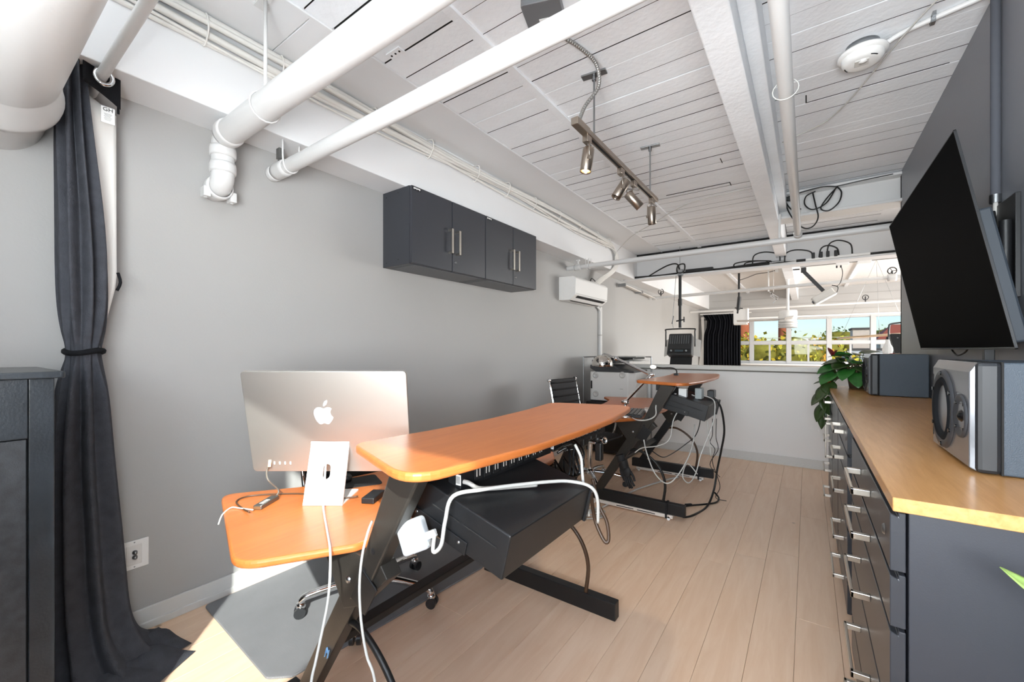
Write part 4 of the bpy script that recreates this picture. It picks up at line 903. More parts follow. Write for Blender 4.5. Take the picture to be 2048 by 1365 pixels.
cable('white_cable', [(-1.03, 3.20, .60), (-.99, 3.14, .52), (-.899, 3.044, .40), (-.825, 3.09, .33), (-.757, 3.144, .40), (-.716, 3.297, .52), (-.713, 3.421, .63), (-.73, 3.52, .70)], .0045, white_c, 'white cord drooping in a wide loop beneath the far desk')
cable('white_cable', [(-.768, 3.60, .93), (-.701, 3.60, .89), (-.655, 3.584, .77), (-.640, 3.588, .619), (-.626, 3.607, .45)], .0045, white_c, 'white cord hanging down the front of the far desk housing')
cable('white_cable', [(-.69, 3.60, .93), (-.60, 3.57, .90), (-.585, 3.52, .80), (-.60, 3.48, .70), (-.66, 3.40, .50), (-.69, 3.372, .36), (-.722, 3.293, .30), (-.761, 3.264, .35), (-.743, 3.339, .43), (-.681, 3.383, .35)], .004, white_c, 'white cord curling into a small ring under the far desk')
cable('black_cable', [(-.625, 3.70, .91), (-.573, 3.72, .83), (-.555, 3.773, .64), (-.583, 3.814, .464), (-.620, 3.85, .283), (-.640, 3.82, .12), (-.67, 3.70, .012), (-.72, 3.457, .008), (-.78, 3.363, .008), (-.81, 3.35, .06)], .008, black_c, 'thick black cord falling from the far desk to the floor')
cable('black_cable', [(-.83, 3.345, .06), (-.86, 3.40, .010), (-.855, 3.52, .008), (-.80, 3.63, .008), (-.70, 3.74, .008), (-.63, 3.84, .008), (-.62, 3.93, .02), (-.66, 3.97, .05)], .007, black_c, 'black cord with an inline switch looping on the floor by the far desk')
tag(MB().cbox((-.80, 3.63, .016), (.06, .022, .018), Matrix.Rotation(.8, 3, 'Z')).build('inline_switch', black, loc=(-.8, 3.63, 0), bevel=.005), 'black inline switch on the floor cord', 'switch')
cable('thin_wire', [(-.635, 3.723, .73), (-.635, 3.723, .599), (-.651, 3.711, .537), (-.618, 3.735, .476), (-.644, 3.778, .359), (-.600, 3.857, .15), (-.64, 3.9, .03), (-.56, 3.92, .012)], .0028, black_c, 'thin black wire dangling at the right end of the far desk')
cable('thin_wire', [(-.608, 3.742, .73), (-.611, 3.74, .578), (-.598, 3.749, .476), (-.661, 3.766, .339), (-.602, 3.869, .22)], .0028, black_c, 'second thin black wire dangling beside the thick cord')
cable('thin_wire', [(-1.0, 3.30, .50), (-.94, 3.383, .44), (-.928, 3.637, .42), (-.89, 3.909, .448), (-.832, 4.073, .516), (-.802, 4.095, .66), (-.80, 3.8, .74)], .004, black_c, 'thin black wire swagging between the legs of the far desk')
cable('white_cable', [(-1.12, 3.20, Z2 + .006), (-1.05, 3.12, Z2 + .006), (-.984, 3.16, .765), (-.94, 3.20, .80), (-.952, 3.251, .864), (-.93, 3.30, .93)], .005, white_c, 'white cord climbing from the lower shelf of the far desk up its arm')
cable('floor_cable', [(-1.75, 2.75, .008), (-1.55, 2.9, .008), (-1.40, 3.05, .012), (-1.34, 3.30, .012), (-1.28, 3.749, .012), (-1.13, 4.2, .014), (-1.05, 4.34, .02)], .008, mat('silver_cord', 'c9c8c4', .3), 'silver cord lying on the floor under the far desk')
for k in range(3): cable('coiled_cable', [(-1.62, 2.75 + .03*k, .01 + .012*k), (-1.42, 2.85 + .03*k, .01 + .012*k), (-1.28, 3.0 + .02*k, .012 + .012*k), (-1.45, 3.02 + .02*k, .01 + .012*k), (-1.60, 2.9 + .02*k, .01 + .012*k)], .006, (white_c, MATS['grey_cord'], white_c)[k], ('lowest coil of pale cord on the floor between the two desks', 'grey coil in the middle of the pale floor coils', 'topmost coil of pale cord on the floor between the two desks')[k], group='pale cord coils')

# ------------------------------------------------------------------ printer on a black cabinet
t = thing('printer_cabinet', 'black low cabinet under the printer behind the desks', 'cabinet', (-2.0, 5.1, 0))
MB().box(-2.30, -1.72, 4.86, 5.45, .02, .64).build('body', black, t, bevel=.004); MB().box(-2.30, -1.72, 4.845, 4.86, .05, .62).build('door', blackgloss, t, bevel=.003); MB().box(-1.80, -1.785, 4.83, 4.846, .30, .45).build('handle', steel, t, bevel=.002)
t = thing('printer', 'large pale grey printer with a black scanner lid behind the far desk', 'printer', (-2.0, 5.1, .64))
pg = mat('printer_grey', 'd4d3d0', .4); pk = mat('printer_dark', '3a3b3d', .45)
MB().prism(rounded([(-2.27, 4.90, .03), (-1.77, 4.90, .02), (-1.70, 4.98, .02), (-1.70, 5.42, .02), (-2.27, 5.42, .02)], .02), .655, 1.015).build('body', pg, t, bevel=.008)
MB().box(-2.26, -1.72, 4.92, 5.40, .64, .657).build('plinth', blackrough, t)
MB().prism_y([(-2.27, 1.06), (-2.19, 1.012), (-1.70, 1.012), (-1.70, 1.035), (-1.88, 1.05), (-1.95, 1.10), (-2.27, 1.10)], 4.91, 5.42).build('control_panel', pk, t, bevel=.006)
MB().prism_y([(-2.25, 1.12), (-1.93, 1.12), (-1.93, 1.165), (-2.25, 1.165)], 4.92, 5.40).build('scanner', pk, t, bevel=.006)
MB().box(-2.24, -1.72, 4.95, 5.38, 1.172, 1.196).build('lid', blackgloss, t, bevel=.006)
MB().box(-2.0, -1.70, 4.98, 5.36, 1.20, 1.212).build('paper_tray', mat('tray_grey', 'a9a8a5', .4), t, bevel=.003)
MB().box(-1.95, -1.64, 5.0, 5.34, 1.150, 1.160).build('output_tray', mat('tray_pale', 'd6d5d1', .4), t, bevel=.003)
for x, z in ((-2.19, .97), (-2.19, .735), (-1.84, .985)):
    MB().lathe([(.0, .006), (.018, .006), (.022, .010), (.036, .010), (.040, .0)], (x, 4.90, z), (0, -1, 0), 24).build('round_cap', mat('cap_grey', 'bdbcb9', .4), t)
MB().box(-2.255, -2.235, 4.896, 4.901, .80, .90).build('grip_slot', blackrough, t); MB().box(-1.87, -1.83, 4.896, 4.901, .81, .815).build('mark', mat('mark_grey', '8c8b88', .5), t)
MB().box(-1.703, -1.698, 5.05, 5.35, .92, .93).build('paper_seam', mat('seam_grey2', '8f8e8b', .5), t)
t = thing('wire_stand', 'grey wire stand behind the printer', 'stand', (-2.36, 5.0, 0))
for x, y in ((-2.34, 4.86), (-2.34, 5.46), (-1.66, 5.46)): MB().cyl((x, y, 0), (x, y, 1.20), .008, n=8).build('post', steel, t)
MB().tube([(-2.34, 4.86, 1.20), (-2.34, 5.46, 1.20), (-1.66, 5.46, 1.20)], .007, 8, 1).build('rail', steel, t)
# ------------------------------------------------------------------ counter with charcoal base cabinets on the right
ZT_ = .98; XF = .150
for k, (a, b2, lab) in enumerate(((1.206, 3.005, 'bamboo worktop of the near run of base cabinets'), (3.007, 4.58, 'bamboo worktop of the far run carrying the plant'))):
    t = tag(MB().box(XF, XR - .004, a, b2, ZT_ - .030, ZT_).build('worktop', bamboo, loc=(XF, a, ZT_), bevel=.0015, seg=1), lab, 'worktop', 'bamboo worktops')
cab_face = mat('cabinet_face', '34363b', .32, spec=.5, bump=.02, bscale=300)
def base_cab(y0, y1, label, drawers, door=False, xf=.165):
    t = thing('base_cabinet', label, 'cabinet', (.4, (y0 + y1)/2, 0), 'charcoal base cabinets')
    MB().box(xf + .030, XR - .01, y0, y1, .06, ZT_ - .032).build('body', cabinet, t, bevel=.002)
    MB().box(xf + .06, XR - .02, y0 + .02, y1 - .02, 0, .06).build('plinth', blackrough, t)
    if door:
        dr = MB().box(xf, xf + .024, y0 + .004, y1 - .004, .07, ZT_ - .04).build('door', cab_face, t, bevel=.003)
        hy = y1 - .06
        MB().box(xf - .045, xf - .036, hy - .010, hy + .010, .50, .76).box(xf - .045, xf, hy - .010, hy + .010, .50, .516).box(xf - .045, xf, hy - .010, hy + .010, .744, .76).build('handle', handle_m, dr, bevel=.002)
    else:
        for (z0, z1) in drawers:
            z0 += .003; z1 -= .003
            # drawer front with a grip lip along the top edge
            dr = MB().prism_y([(xf, z0), (xf + .026, z0), (xf + .026, z1), (xf + .014, z1), (xf + .014, z1 - .010), (xf, z1 - .003)], y0 + .003, y1 - .003).build('drawer', cab_face, t, bevel=.0015, seg=1)
            yc = (y0 + y1)/2; hl = .14; zh = (z0 + z1)/2 + .004
            MB().box(xf - .045, xf - .037, yc - hl, yc + hl, zh - .009, zh + .009).box(xf - .045, xf, yc - hl, yc - hl + .016, zh - .009, zh + .009).box(xf - .045, xf, yc + hl - .016, yc + hl, zh - .009, zh + .009).build('handle', handle_m, dr, bevel=.0015)
    return t
dw = [(.810, .945), (.687, .808), (.465, .685), (.215, .463), (.07, .213)]
b1 = base_cab(1.225, 2.20, 'charcoal drawer cabinet nearest the camera under the bamboo worktop', dw, xf=.148)
MB().lathe([(.0, .004), (.010, .004), (.013, 0)], (.148, 1.31, .875), (-1, 0, 0), 16).build('lock', steel, b1)
b2_ = base_cab(2.46, 3.17, 'charcoal drawer cabinet in the middle of the run', dw, xf=.150)
MB().lathe([(.0, .004), (.010, .004), (.013, 0)], (.150, 2.53, .875), (-1, 0, 0), 16).build('lock', steel, b2_)
base_cab(3.20, 3.90, 'charcoal cabinet with a tall door handle in the far run', [], True, xf=.150)
base_cab(3.92, 4.56, 'charcoal drawer cabinet at the far end under the plant', dw, xf=.150)
base_cab(2.205, 2.455, 'charcoal door cabinet set back between the drawer cabinets', [], True, xf=.235)

# ------------------------------------------------------------------ loudspeakers lying on their sides
cone = mat('cone_dark', '1e2023', .9, spec=.1); grey_sp = mat('speaker_front', '6c6e72', .2, metal=.3); side_sp = mat('speaker_side', '39434d', .5, bump=.25, bscale=500)
ring_sp = mat('speaker_ring', '3c3e42', .5, metal=.2)
def speaker(y0, y1, h, x0, x1, label, rz):
    t = thing('loudspeaker', label, 'loudspeaker', ((x0 + x1)/2, (y0 + y1)/2, ZT_), 'studio loudspeakers on the counter')
    z0, z1 = ZT_ + .003, ZT_ + h
    MB().box(x0 + .055, x1, y0 + .003, y1 - .003, z0, z1 - .002).build('cabinet', side_sp, t, bevel=.004)
    m = MB(); bz = .028
    # baffle with chamfered edges; the dark rim also paints in the near chamfer's reflection
    o = [(y0, z0), (y1, z0), (y1, z1), (y0, z1)]; i_ = [(y0 + .016, z0 + .010), (y1 - .010, z0 + .010), (y1 - .010, z1 - bz), (y0 + .016, z1 - bz)]; o = [(y0 + .012, z0 + .002), (y1 - .004, z0 + .002), (y1 - .004, z1 - .002), (y0 + .012, z1 - .002)]
    vs = [(x0 + .020, y, z) for y, z in o] + [(x0 + .014, y, z) for y, z in o] + [(x0, y, z) for y, z in i_]
    fs = [(0, 1, 2, 3), (8, 11, 10, 9)] + [(k, k+4, (k+1) % 4 + 4, (k+1) % 4) for k in range(4)] + [(k+4, k+8, (k+1) % 4 + 8, (k+1) % 4 + 4) for k in range(4)]
    m.add(vs, fs); m.build('baffle', grey_sp, t, bevel=.002, fix=True)
    MB().box(x0 + .010, x0 + .055, y0, y1, z0, z1 - .001).build('rim', mat('speaker_rim', '1c1e21', .45), t, bevel=.010, seg=2)
    MB().box(x0 + .053, x0 + .057, y0 + .001, y1 - .001, z0, z1 - .001).build('seam', gap_dark, t)
    zc = z0 + h*.47; wy = y1 - .145; wr = .098
    MB().lathe([(wr + .022, 0), (wr + .018, .006), (wr, .006), (wr - .004, .002)], (x0 - .0005, wy, zc), (-1, 0, 0), 40).build('woofer_ring', ring_sp, t)
    MB().lathe([(wr - .002, .004), (wr - .010, .010), (wr - .022, .003), (.04, -.028), (.036, -.022), (.0, -.012)], (x0 - .0005, wy, zc), (-1, 0, 0), 40).build('woofer', cone, t)
    for k in range(6):
        a = math.pi/6 + k*math.pi/3; MB().cyl((x0 - .010, wy + (wr + .010)*math.cos(a), zc + (wr + .010)*math.sin(a)), (x0, wy + (wr + .010)*math.cos(a), zc + (wr + .010)*math.sin(a)), .006, n=10).build('bolt', blackgloss, t)
    ty = y0 + .082
    MB().lathe([(.060, 0), (.058, .004), (.052, .005), (.030, -.004), (.020, -.006)], (x0 - .0005, ty, zc), (-1, 0, 0), 32).build('tweeter_plate', MATS['speaker_ring'], t)
    MB().lathe([(.022, -.006), (.018, -.002), (.012, .005), (.005, .008), (0, .0085)], (x0 - .0005, ty, zc), (-1, 0, 0), 24).build('tweeter_dome', blackgloss, t)
    for k in range(4):
        a = math.pi/4 + k*math.pi/2; MB().cyl((x0 - .006, ty + .047*math.cos(a), zc + .047*math.sin(a)), (x0, ty + .047*math.cos(a), zc + .047*math.sin(a)), .004, n=8).build('screw', blackgloss, t)
    MB().box(x0 - .001, x0 + .002, y1 - .020, y1 - .014, zc - .10, zc + .10).build('port_slot', blackrough, t)
    return t
speaker(1.552, 1.955, .288, .342, .642, 'large charcoal loudspeaker lying on its side at the right edge', 0)
speaker(3.765, 4.13, .288, .345, .645, 'charcoal loudspeaker lying on its side beside the plant', 0)

# ------------------------------------------------------------------ television on a tilting arm
t = thing('television', 'large flat television tilted forward on the charcoal wall', 'television', (.6, 2.87, 1.3))
b0 = Vector((.580, 2.88, 1.300)); t0_ = Vector((.432, 2.88, 2.095)); upv = (t0_ - b0).normalized(); TH = (t0_ - b0).length; TW = 1.45
ax = Vector((0, -1, 0)); ax = (ax - upv*ax.dot(upv)).normalized()
Mt = frame((b0 + t0_)/2, ax, upv)      # x towards the camera, y up, z = out of the screen (-X side)
zdir = (Mt.to_3x3() @ Vector((0, 0, 1)))
sgn = 1 if zdir.x < 0 else -1
def zz(a, b): return (a, b) if sgn > 0 else (-b, -a)
MB().box(-TW/2, TW/2, -TH/2, TH/2, *zz(-.007, 0), M=Mt).build('panel', blackgloss, t, bevel=.0015)
MB().box(-TW/2 + .003, TW/2 - .003, -TH/2 + .008, TH/2 - .003, *zz(0, .0008), M=Mt).build('screen', screen_m, t)
m = MB(); zb = zz(-.006, .0014)
for a in ((-TW/2 - .001, TW/2 + .001, -TH/2 - .001, -TH/2 + .004), (-TW/2 - .001, TW/2 + .001, TH/2 - .0025, TH/2 + .001), (-TW/2 - .001, -TW/2 + .002, -TH/2, TH/2), (TW/2 - .002, TW/2 + .001, -TH/2, TH/2)): m.box(a[0], a[1], a[2], a[3], zb[0], zb[1], Mt)
m.build('bezel', mat('tv_bezel', '2a2b2d', .35, metal=.4), t)
MB().box(-TW/2 + .10, TW/2 - .02, -TH/2 + .02, TH/2 - .30, *zz(-.045, -.007), M=Mt).build('rear_housing', mat('tv_back', '2d343c', .55), t, bevel=.008)
t = thing('tv_mount', 'black articulated wall mount behind the television', 'wall mount', (XR, 2.75, 1.7))
MB().box(XR - .015, XR, 2.40, 2.75, 1.50, 1.90).build('wall_plate', black, t, bevel=.002)
MB().bar((XR - .03, 2.44, 1.62), (.60, 2.50, 1.62), .03, .16).build('arm', mat('mount_grey', '3a4048', .45), t, bevel=.004)
for y in (2.42, 2.55): MB().cyl((.625, y, 1.50), (.625, y, 1.80), .018, n=14).build('pivot', black, t)
MB().cbox((.60, 2.56, 1.82), (.05, .11, .07), Matrix.Rotation(-.25, 3, 'X')).build('tilt_head', black, t, bevel=.006)
for z in (1.80, 1.835): MB().lathe([(.012, 0), (.010, .008), (.005, .009), (.005, .004), (0, .004)], (.575, 2.515, z), (-.6, -.8, 0), 14).build('knob', steel, t)
MB().bar((.645, 2.60, 1.32), (.56, 2.62, 1.80), .02, .02).build('bracket_rail', MATS['mount_grey'], t, bevel=.002); MB().bar((.645, 3.05, 1.32), (.56, 3.05, 1.80), .02, .02).build('bracket_rail', MATS['mount_grey'], t, bevel=.002)
MB().cbox((.60, 2.50, 1.285), (.03, .03, .07)).build('lower_clip', black, t, bevel=.003)
cable('tv_cable', [(.60, 3.05, 1.31), (.605, 3.02, 1.285), (.605, 2.95, 1.27), (.61, 2.86, 1.285), (.61, 2.80, 1.31)], .004, black_c, 'black wire hanging below the television')

# ------------------------------------------------------------------ flowering plant at the end of the counter
def leaf_mesh(L, Wd_, curl=.3, heart=True):
    nu, nv = 8, 4; vs = []
    for i in range(nu + 1):
        u = i / nu
        w = Wd_ * (math.sin(math.pi * min(1, u*.92 + .08)) ** .75) * (1.15 - .45*u)
        if i == nu: w = .001
        for j in range(nv + 1):
            v = j / nv * 2 - 1
            x = u * L - (.16*L*abs(v)*(1 - u)**3 if heart else 0)
            vs.append((x, v * w, -curl*L*u*u + .16*w*abs(v) ))
    fs = [(i*(nv+1)+j, (i+1)*(nv+1)+j, (i+1)*(nv+1)+j+1, i*(nv+1)+j+1) for i in range(nu) for j in range(nv)]
    return vs, fs
def add_leaf(t, p, d, L, Wd_, m, stem_from=None, curl=.3, name='leaf', roll=0, heart=True):
    d = Vector(d).normalized(); s = d.cross(Vector((0, 0, 1)));
    s = s.normalized() if s.length > .05 else Vector((1, 0, 0))
    nrm = s.cross(d)
    R = Matrix.Rotation(roll, 3, d) @ Matrix((d, -s, nrm)).transposed()
    vs, fs = leaf_mesh(L, Wd_, curl, heart)
    M = Matrix.Translation(p) @ R.to_4x4(); mb = MB(); mb.add(vs, fs, True, M)
    o = mb.build(name, m, t); so_ = o.modifiers.new('solid', 'SOLIDIFY'); so_.thickness = .0012
    if stem_from is not None:
        a = Vector(stem_from); q = Vector(p); mid = (a + q)/2 + Vector((0, 0, .02)); MB().tube([a, mid, q], .0028, 6, 4).build('stem', leaf_d, t)
    return o
t = thing('flowering_plant', 'green heart-leaved plant with red blooms at the far end of the counter', 'plant', (.33, 4.40, ZT_))
c = Vector((.33, 4.40, ZT_))
MB().lathe([(0, 0), (.05, 0), (.062, .08), (.058, .085), (.054, .08), (0, .075)], c, (0, 0, 1), 24).build('pot', mat('pot_brown', '4a3a2a', .6, bump=.3, bscale=60), t)
for k in range(16):
    a = k*.39; MB().tube([c + Vector((.04*math.cos(a), .04*math.sin(a), .09)), c + Vector((.07*math.cos(a + .3), .07*math.sin(a + .3), .14)), c + Vector((.05*math.cos(a + .8), .05*math.sin(a + .8), .21))], .004, 6, 4).build('stem', mat('stem_brown', '5d5230', .6), t)
L_ = []
for k in range(30):
    a = k*2.4 + .3; el = .95 - .045*k; rr_ = .035 + .0045*k
    p = (rr_*math.cos(a)*1.25, rr_*math.sin(a)*.9, .275 - .0055*k + random.uniform(-.015, .015))
    L_.append((p, (math.cos(a), math.sin(a), .25 - .035*k), random.uniform(.12, .155), random.uniform(.060, .078), leaf_m if k % 3 else leaf_d))
for p, d, L, w_, mm in L_: add_leaf(t, c + Vector(p), d, L, w_, mm, c + Vector((p[0]*.3, p[1]*.3, .10)), curl=.18, roll=random.uniform(-.4, .4))
# trailing stem over the counter edge
st_ = [(-.13, -.03, .08), (-.19, -.05, .03), (-.215, -.06, -.05), (-.22, -.07, -.14), (-.225, -.08, -.22)]
MB().tube([c + Vector(p) for p in st_], .004, 6, 5).build('stem', leaf_d, t)
for p, d, L, w_ in (((-.17, -.04, .06), (-.9, -.3, -.15), .13, .05), ((-.20, -.055, .0), (-.5, -.2, -.8), .14, .07), ((-.215, -.06, -.05), (-.7, -.1, -.7), .14, .08), ((-.19, -.06, .04), (.1, -.5, -.8), .12, .06), ((-.21, -.07, -.09), (.2, -.3, -.9), .14, .06), ((-.22, -.07, -.15), (-.4, -.2, -.9), .15, .06), ((-.225, -.08, -.20), (-.1, -.1, -1), .15, .035)):
    add_leaf(t, c + Vector(p), d, L, w_, leaf_d, None, curl=.1, roll=random.uniform(-.5, .5))
red = mat('bloom_red', 'c8352c', .4); redd = mat('bloom_dark_red', '6e1c20', .45)
for p, d, mm in (((-.16, -.02, .27), (-.3, -.2, .9), redd), ((.185, -.02, .255), (.3, -.6, .5), red), ((-.17, -.02, .015), (-.3, -.5, .6), red)):
    add_leaf(t, c + Vector(p), d, .075, .032, mm, c + Vector((p[0]*.3, 0, .12)), curl=.15, name='bloom'); add_leaf(t, c + Vector(p), (d[0] + .6, d[1], d[2] - .3), .06, .022, mm, None, .2, name='bloom')
# house plant whose leaf enters the frame at the right edge
t = thing('house_plant', 'light green house plant with a leaf poking in at the right edge', 'plant', (.47, .98, 0))
c = Vector((.47, .98, 0)); pm = mat('leaf_light', '8fae5f', .4, var=.1, vscale=20)
MB().lathe([(0, 0), (.11, 0), (.14, .24), (.135, .26), (.125, .24), (0, .23)], c, (0, 0, 1), 28).build('pot', mat('pot_white', 'd9d6d0', .5), t)
add_leaf(t, Vector((.365, 1.0, .862)), (-.093, .078, .068), .135, .03, pm, c + Vector((0, 0, .22)), curl=.05, heart=False)
for d, L, z, mm in (((.2, -.7, .5), .15, .62, pm), ((.05, .6, .7), .14, .66, pm), ((-.6, -.5, .4), .15, .55, pm), ((-.3, -.8, .4), .16, .52, pm)):
    p = c + Vector((d[0]*.14, d[1]*.14, z)); add_leaf(t, p, d, L, .035, mm, c + Vector((0, 0, .22)), curl=.12, heart=False)
# ------------------------------------------------------------------ header cables, studio lights and far-room things
hz = 2.462
cable('black_cable', [(-2.45, 6.56, 2.44), (-2.3, 6.60, hz - .012), (-1.9, 6.62, hz - .01), (-1.6, 6.63, hz), (-1.2, 6.62, hz), (-.7, 6.63, hz), (-.3, 6.62, hz + .003), (.2, 6.63, hz), (.6, 6.62, hz), (1.3, 6.63, hz)], .014, black_c, 'long black cable lying along the header ledge')
cable('black_cable', [(-2.38, 6.58, hz), (-1.9, 6.65, hz), (-1.3, 6.65, hz + .004), (-.9, 6.64, hz + .01), (-.5, 6.66, hz + .03), (-.1, 6.65, hz + .015), (.5, 6.65, hz + .005), (1.2, 6.66, hz)], .011, black_c, 'second black cable running beside the one on the header ledge')
cable('black_cable', [(-2.05, 6.62, hz), (-1.88, 6.60, hz + .08), (-1.72, 6.56, hz + .13), (-1.60, 6.52, hz + .12), (-1.56, 6.50, hz + .03)], .010, black_c, 'black cable arching from the header ledge to the hanging light')
for k, (x0, x1, h) in enumerate(((-.62, -.30, .16), (-.72, -.40, .05), (-.25, .05, .14), (.12, .32, .15), (.2, .45, .20), (-.85, -.45, .06))):
    cable('plug_lead', [(x0, 6.61, hz), (x0 + .02, 6.59, hz + h*.8), (x0 + (x1 - x0)*.45, 6.58, hz + h), (x1 - .02, 6.59, hz + h*.7), (x1, 6.61, hz + .02)], .008, black_c, ('black lead looping high just left of the centre beam', 'black lead lying low left of the centre beam on the header', 'black lead arching right of the centre beam to the plugs', 'black lead looping over the middle plugs on the header', 'tallest black loop over the plugs at the right of the header', 'leftmost low black loop on the header near the centre beam')[k], group='looped black leads on the header')
for k, xx in enumerate((.06, .14, .21, .29)):
    tag(MB().cbox((xx, 6.60, hz + .045), (.035, .04, .075)).build('plug', black, loc=(xx, 6.6, hz), bevel=.006), ('black header plug nearest the centre beam', 'second black header plug from the centre beam', 'third black header plug from the centre beam', 'black header plug farthest right from the centre beam')[k], 'plug', 'black plugs on the header')
tag(MB().box(-.02, .62, 6.60, 6.66, hz - .014, hz + .016).build('power_bar', white_p, loc=(.3, 6.6, hz), bevel=.004), 'long white power bar on the header ledge', 'power bar')
tag(MB().box(-.42, -.12, 6.61, 6.67, hz - .014, hz + .02).build('power_bar', white_p, loc=(-.3, 6.6, hz), bevel=.004), 'short white power bar on the header ledge left of the long one', 'power bar')
tag(MB().box(.92, 1.06, 6.59, 6.67, hz, hz + .075).build('power_brick', black, loc=(1, 6.6, hz), bevel=.006), 'black power brick on the header ledge by the television', 'power brick')
tag(MB().box(-1.50, -1.12, 6.60, 6.66, hz - .01, hz + .04).build('power_brick', black, loc=(-1.3, 6.6, hz), bevel=.006), 'long black ballast on the header ledge beside the hanging light', 'power brick')
# cables knotted on the cross beam
for k, pts in enumerate(([(-.15, 4.80, 2.77), (-.04, 4.79, 2.79), (.12, 4.78, 2.80), (.22, 4.79, 2.78)], [(.22, 4.79, 2.78), (.14, 4.77, 2.68), (.10, 4.77, 2.60), (.16, 4.77, 2.57), (.23, 4.77, 2.63), (.25, 4.78, 2.72), (.22, 4.79, 2.78)], [(.21, 4.79, 2.77), (.14, 4.76, 2.64), (.04, 4.76, 2.60), (-.02, 4.77, 2.66), (-.01, 4.78, 2.74), (.06, 4.78, 2.77)], [(.04, 4.78, 2.76), (.06, 4.76, 2.64), (.08, 4.76, 2.52), (.04, 4.75, 2.44), (-.03, 4.76, 2.44), (-.11, 4.77, 2.54), (-.16, 4.79, 2.66), (-.17, 4.80, 2.75)], [(-.18, 4.80, 2.74), (-.14, 4.79, 2.66), (-.10, 4.78, 2.62), (-.05, 4.78, 2.63)], [(.22, 4.79, 2.785), (.4, 4.80, 2.80), (.6, 4.81, 2.81)])):
    cable('black_lead', pts, .006 if k < 5 else .004, black_c, ('black lead running level along the top of the cross beam', 'narrow teardrop loop of black lead on the cross beam', 'wide round loop of black lead on the cross beam', 'longest black lead hanging below the cross beam', 'short black lead beside the centre beam on the cross beam', 'thin black lead leading right along the cross beam')[k], group='black leads on the cross beam')
tag(MB().cbox((-.17, 4.79, 2.75), (.11, .05, .035), Matrix.Rotation(.2, 3, 'Y')).build('cable_knot', black_c, loc=(-.17, 4.79, 2.75), bevel=.008), 'black wrapped plug beside the centre beam', 'plug')

# hanging studio light with yoke and barn doors
t = thing('studio_light', 'black studio light with barn doors hung on a pole under the header', 'studio light', (-1.55, 6.5, 1.16))
X, Y = -1.545, 6.48
MB().cyl((X, Y, 1.62), (X, Y, 2.40), .022, n=14).cyl((X, Y, 1.95), (X, Y, 2.05), .030, n=14).build('pole', black, t)
MB().cbox((X, Y + .02, 2.44), (.07, .05, .10)).build('clamp', steel, t, bevel=.005)
MB().tube([(X - .03, Y, 2.55), (X + .06, Y, 2.56), (X + .05, Y, 2.45), (X - .04, Y, 2.45)], .010, 8, 5, closed=True).build('safety_loop', black_c, t)
MB().cyl((X - .01, Y + .03, 2.45), (X - .01, Y + .03, 2.84), .0035, n=6).build('safety_wire', steel, t)
MB().tube([(X - .05, Y - .03, 2.40), (X - .08, Y - .03, 2.0), (X - .10, Y - .03, 1.70), (X - .09, Y - .02, 1.62)], .004, 6, 4).build('safety_chain', steel, t)
MB().cyl((X - .05, Y - .02, 1.72), (X + .07, Y - .02, 1.74), .010, n=8).cyl((X + .06, Y - .02, 1.70), (X + .06, Y - .02, 1.78), .009, n=8).cyl((X - .11, Y - .02, 1.68), (X - .09, Y - .02, 1.80), .008, n=8).build('lever', black, t)
MB().tube([(X - .205, Y, 1.34), (X - .205, Y, 1.56), (X - .18, Y, 1.60), (X + .18, Y, 1.60), (X + .205, Y, 1.56), (X + .205, Y, 1.34)], .010, 8, 4).build('yoke', black, t)
bdy = MB().prism(rounded([(-.175, -.15, .02), (.175, -.15, .02), (.16, .18, .02), (-.16, .18, .02)], .02), -.08, .06, frame((X + .005, Y, 1.345), (1, 0, 0), (0, .30, .95))).build('body', mat('light_body', '242527', .5), t, bevel=.008)
Mf = frame((X + .005, Y, 1.345), (1, 0, 0), (0, .30, .95))
for k in range(9): MB().box(-.14 + k*.032, -.125 + k*.032, .02, .15, .058, .068, Mf).build('fin', mat('fin_grey', '55585a', .4), bdy)
MB().box(-.15, .15, -.12, -.06, .058, .066, Mf).build('control_panel', blackgloss, t)
MB().box(-.06, .06, -.105, -.075, .066, .068, Mf).build('readout', mat('readout', '33424a', .3), t)
for k in (-.11, .10): MB().lathe([(.014, 0), (.014, .012), (0, .013)], Mf @ Vector((k, -.09, .066)), Mf.to_3x3() @ Vector((0, 0, 1)), 12).build('dial', mat('dial_grey', '8b9092', .4), t)
MB().box(-.155, .155, -.27, -.145, -.09, -.086, Mf).build('barn_door', blackrough, t)
for s in (-1, 1):
    q = MB().box(0, .10, -.13, .13, -.004, 0, frame((X + .005 + s*.18, Y + .06, 1.335), (s*.75, .55, -.25), (0, .30, .95))).build('barn_door', mat('barn_grey', 'b4b3b0', .4, metal=.3), t)
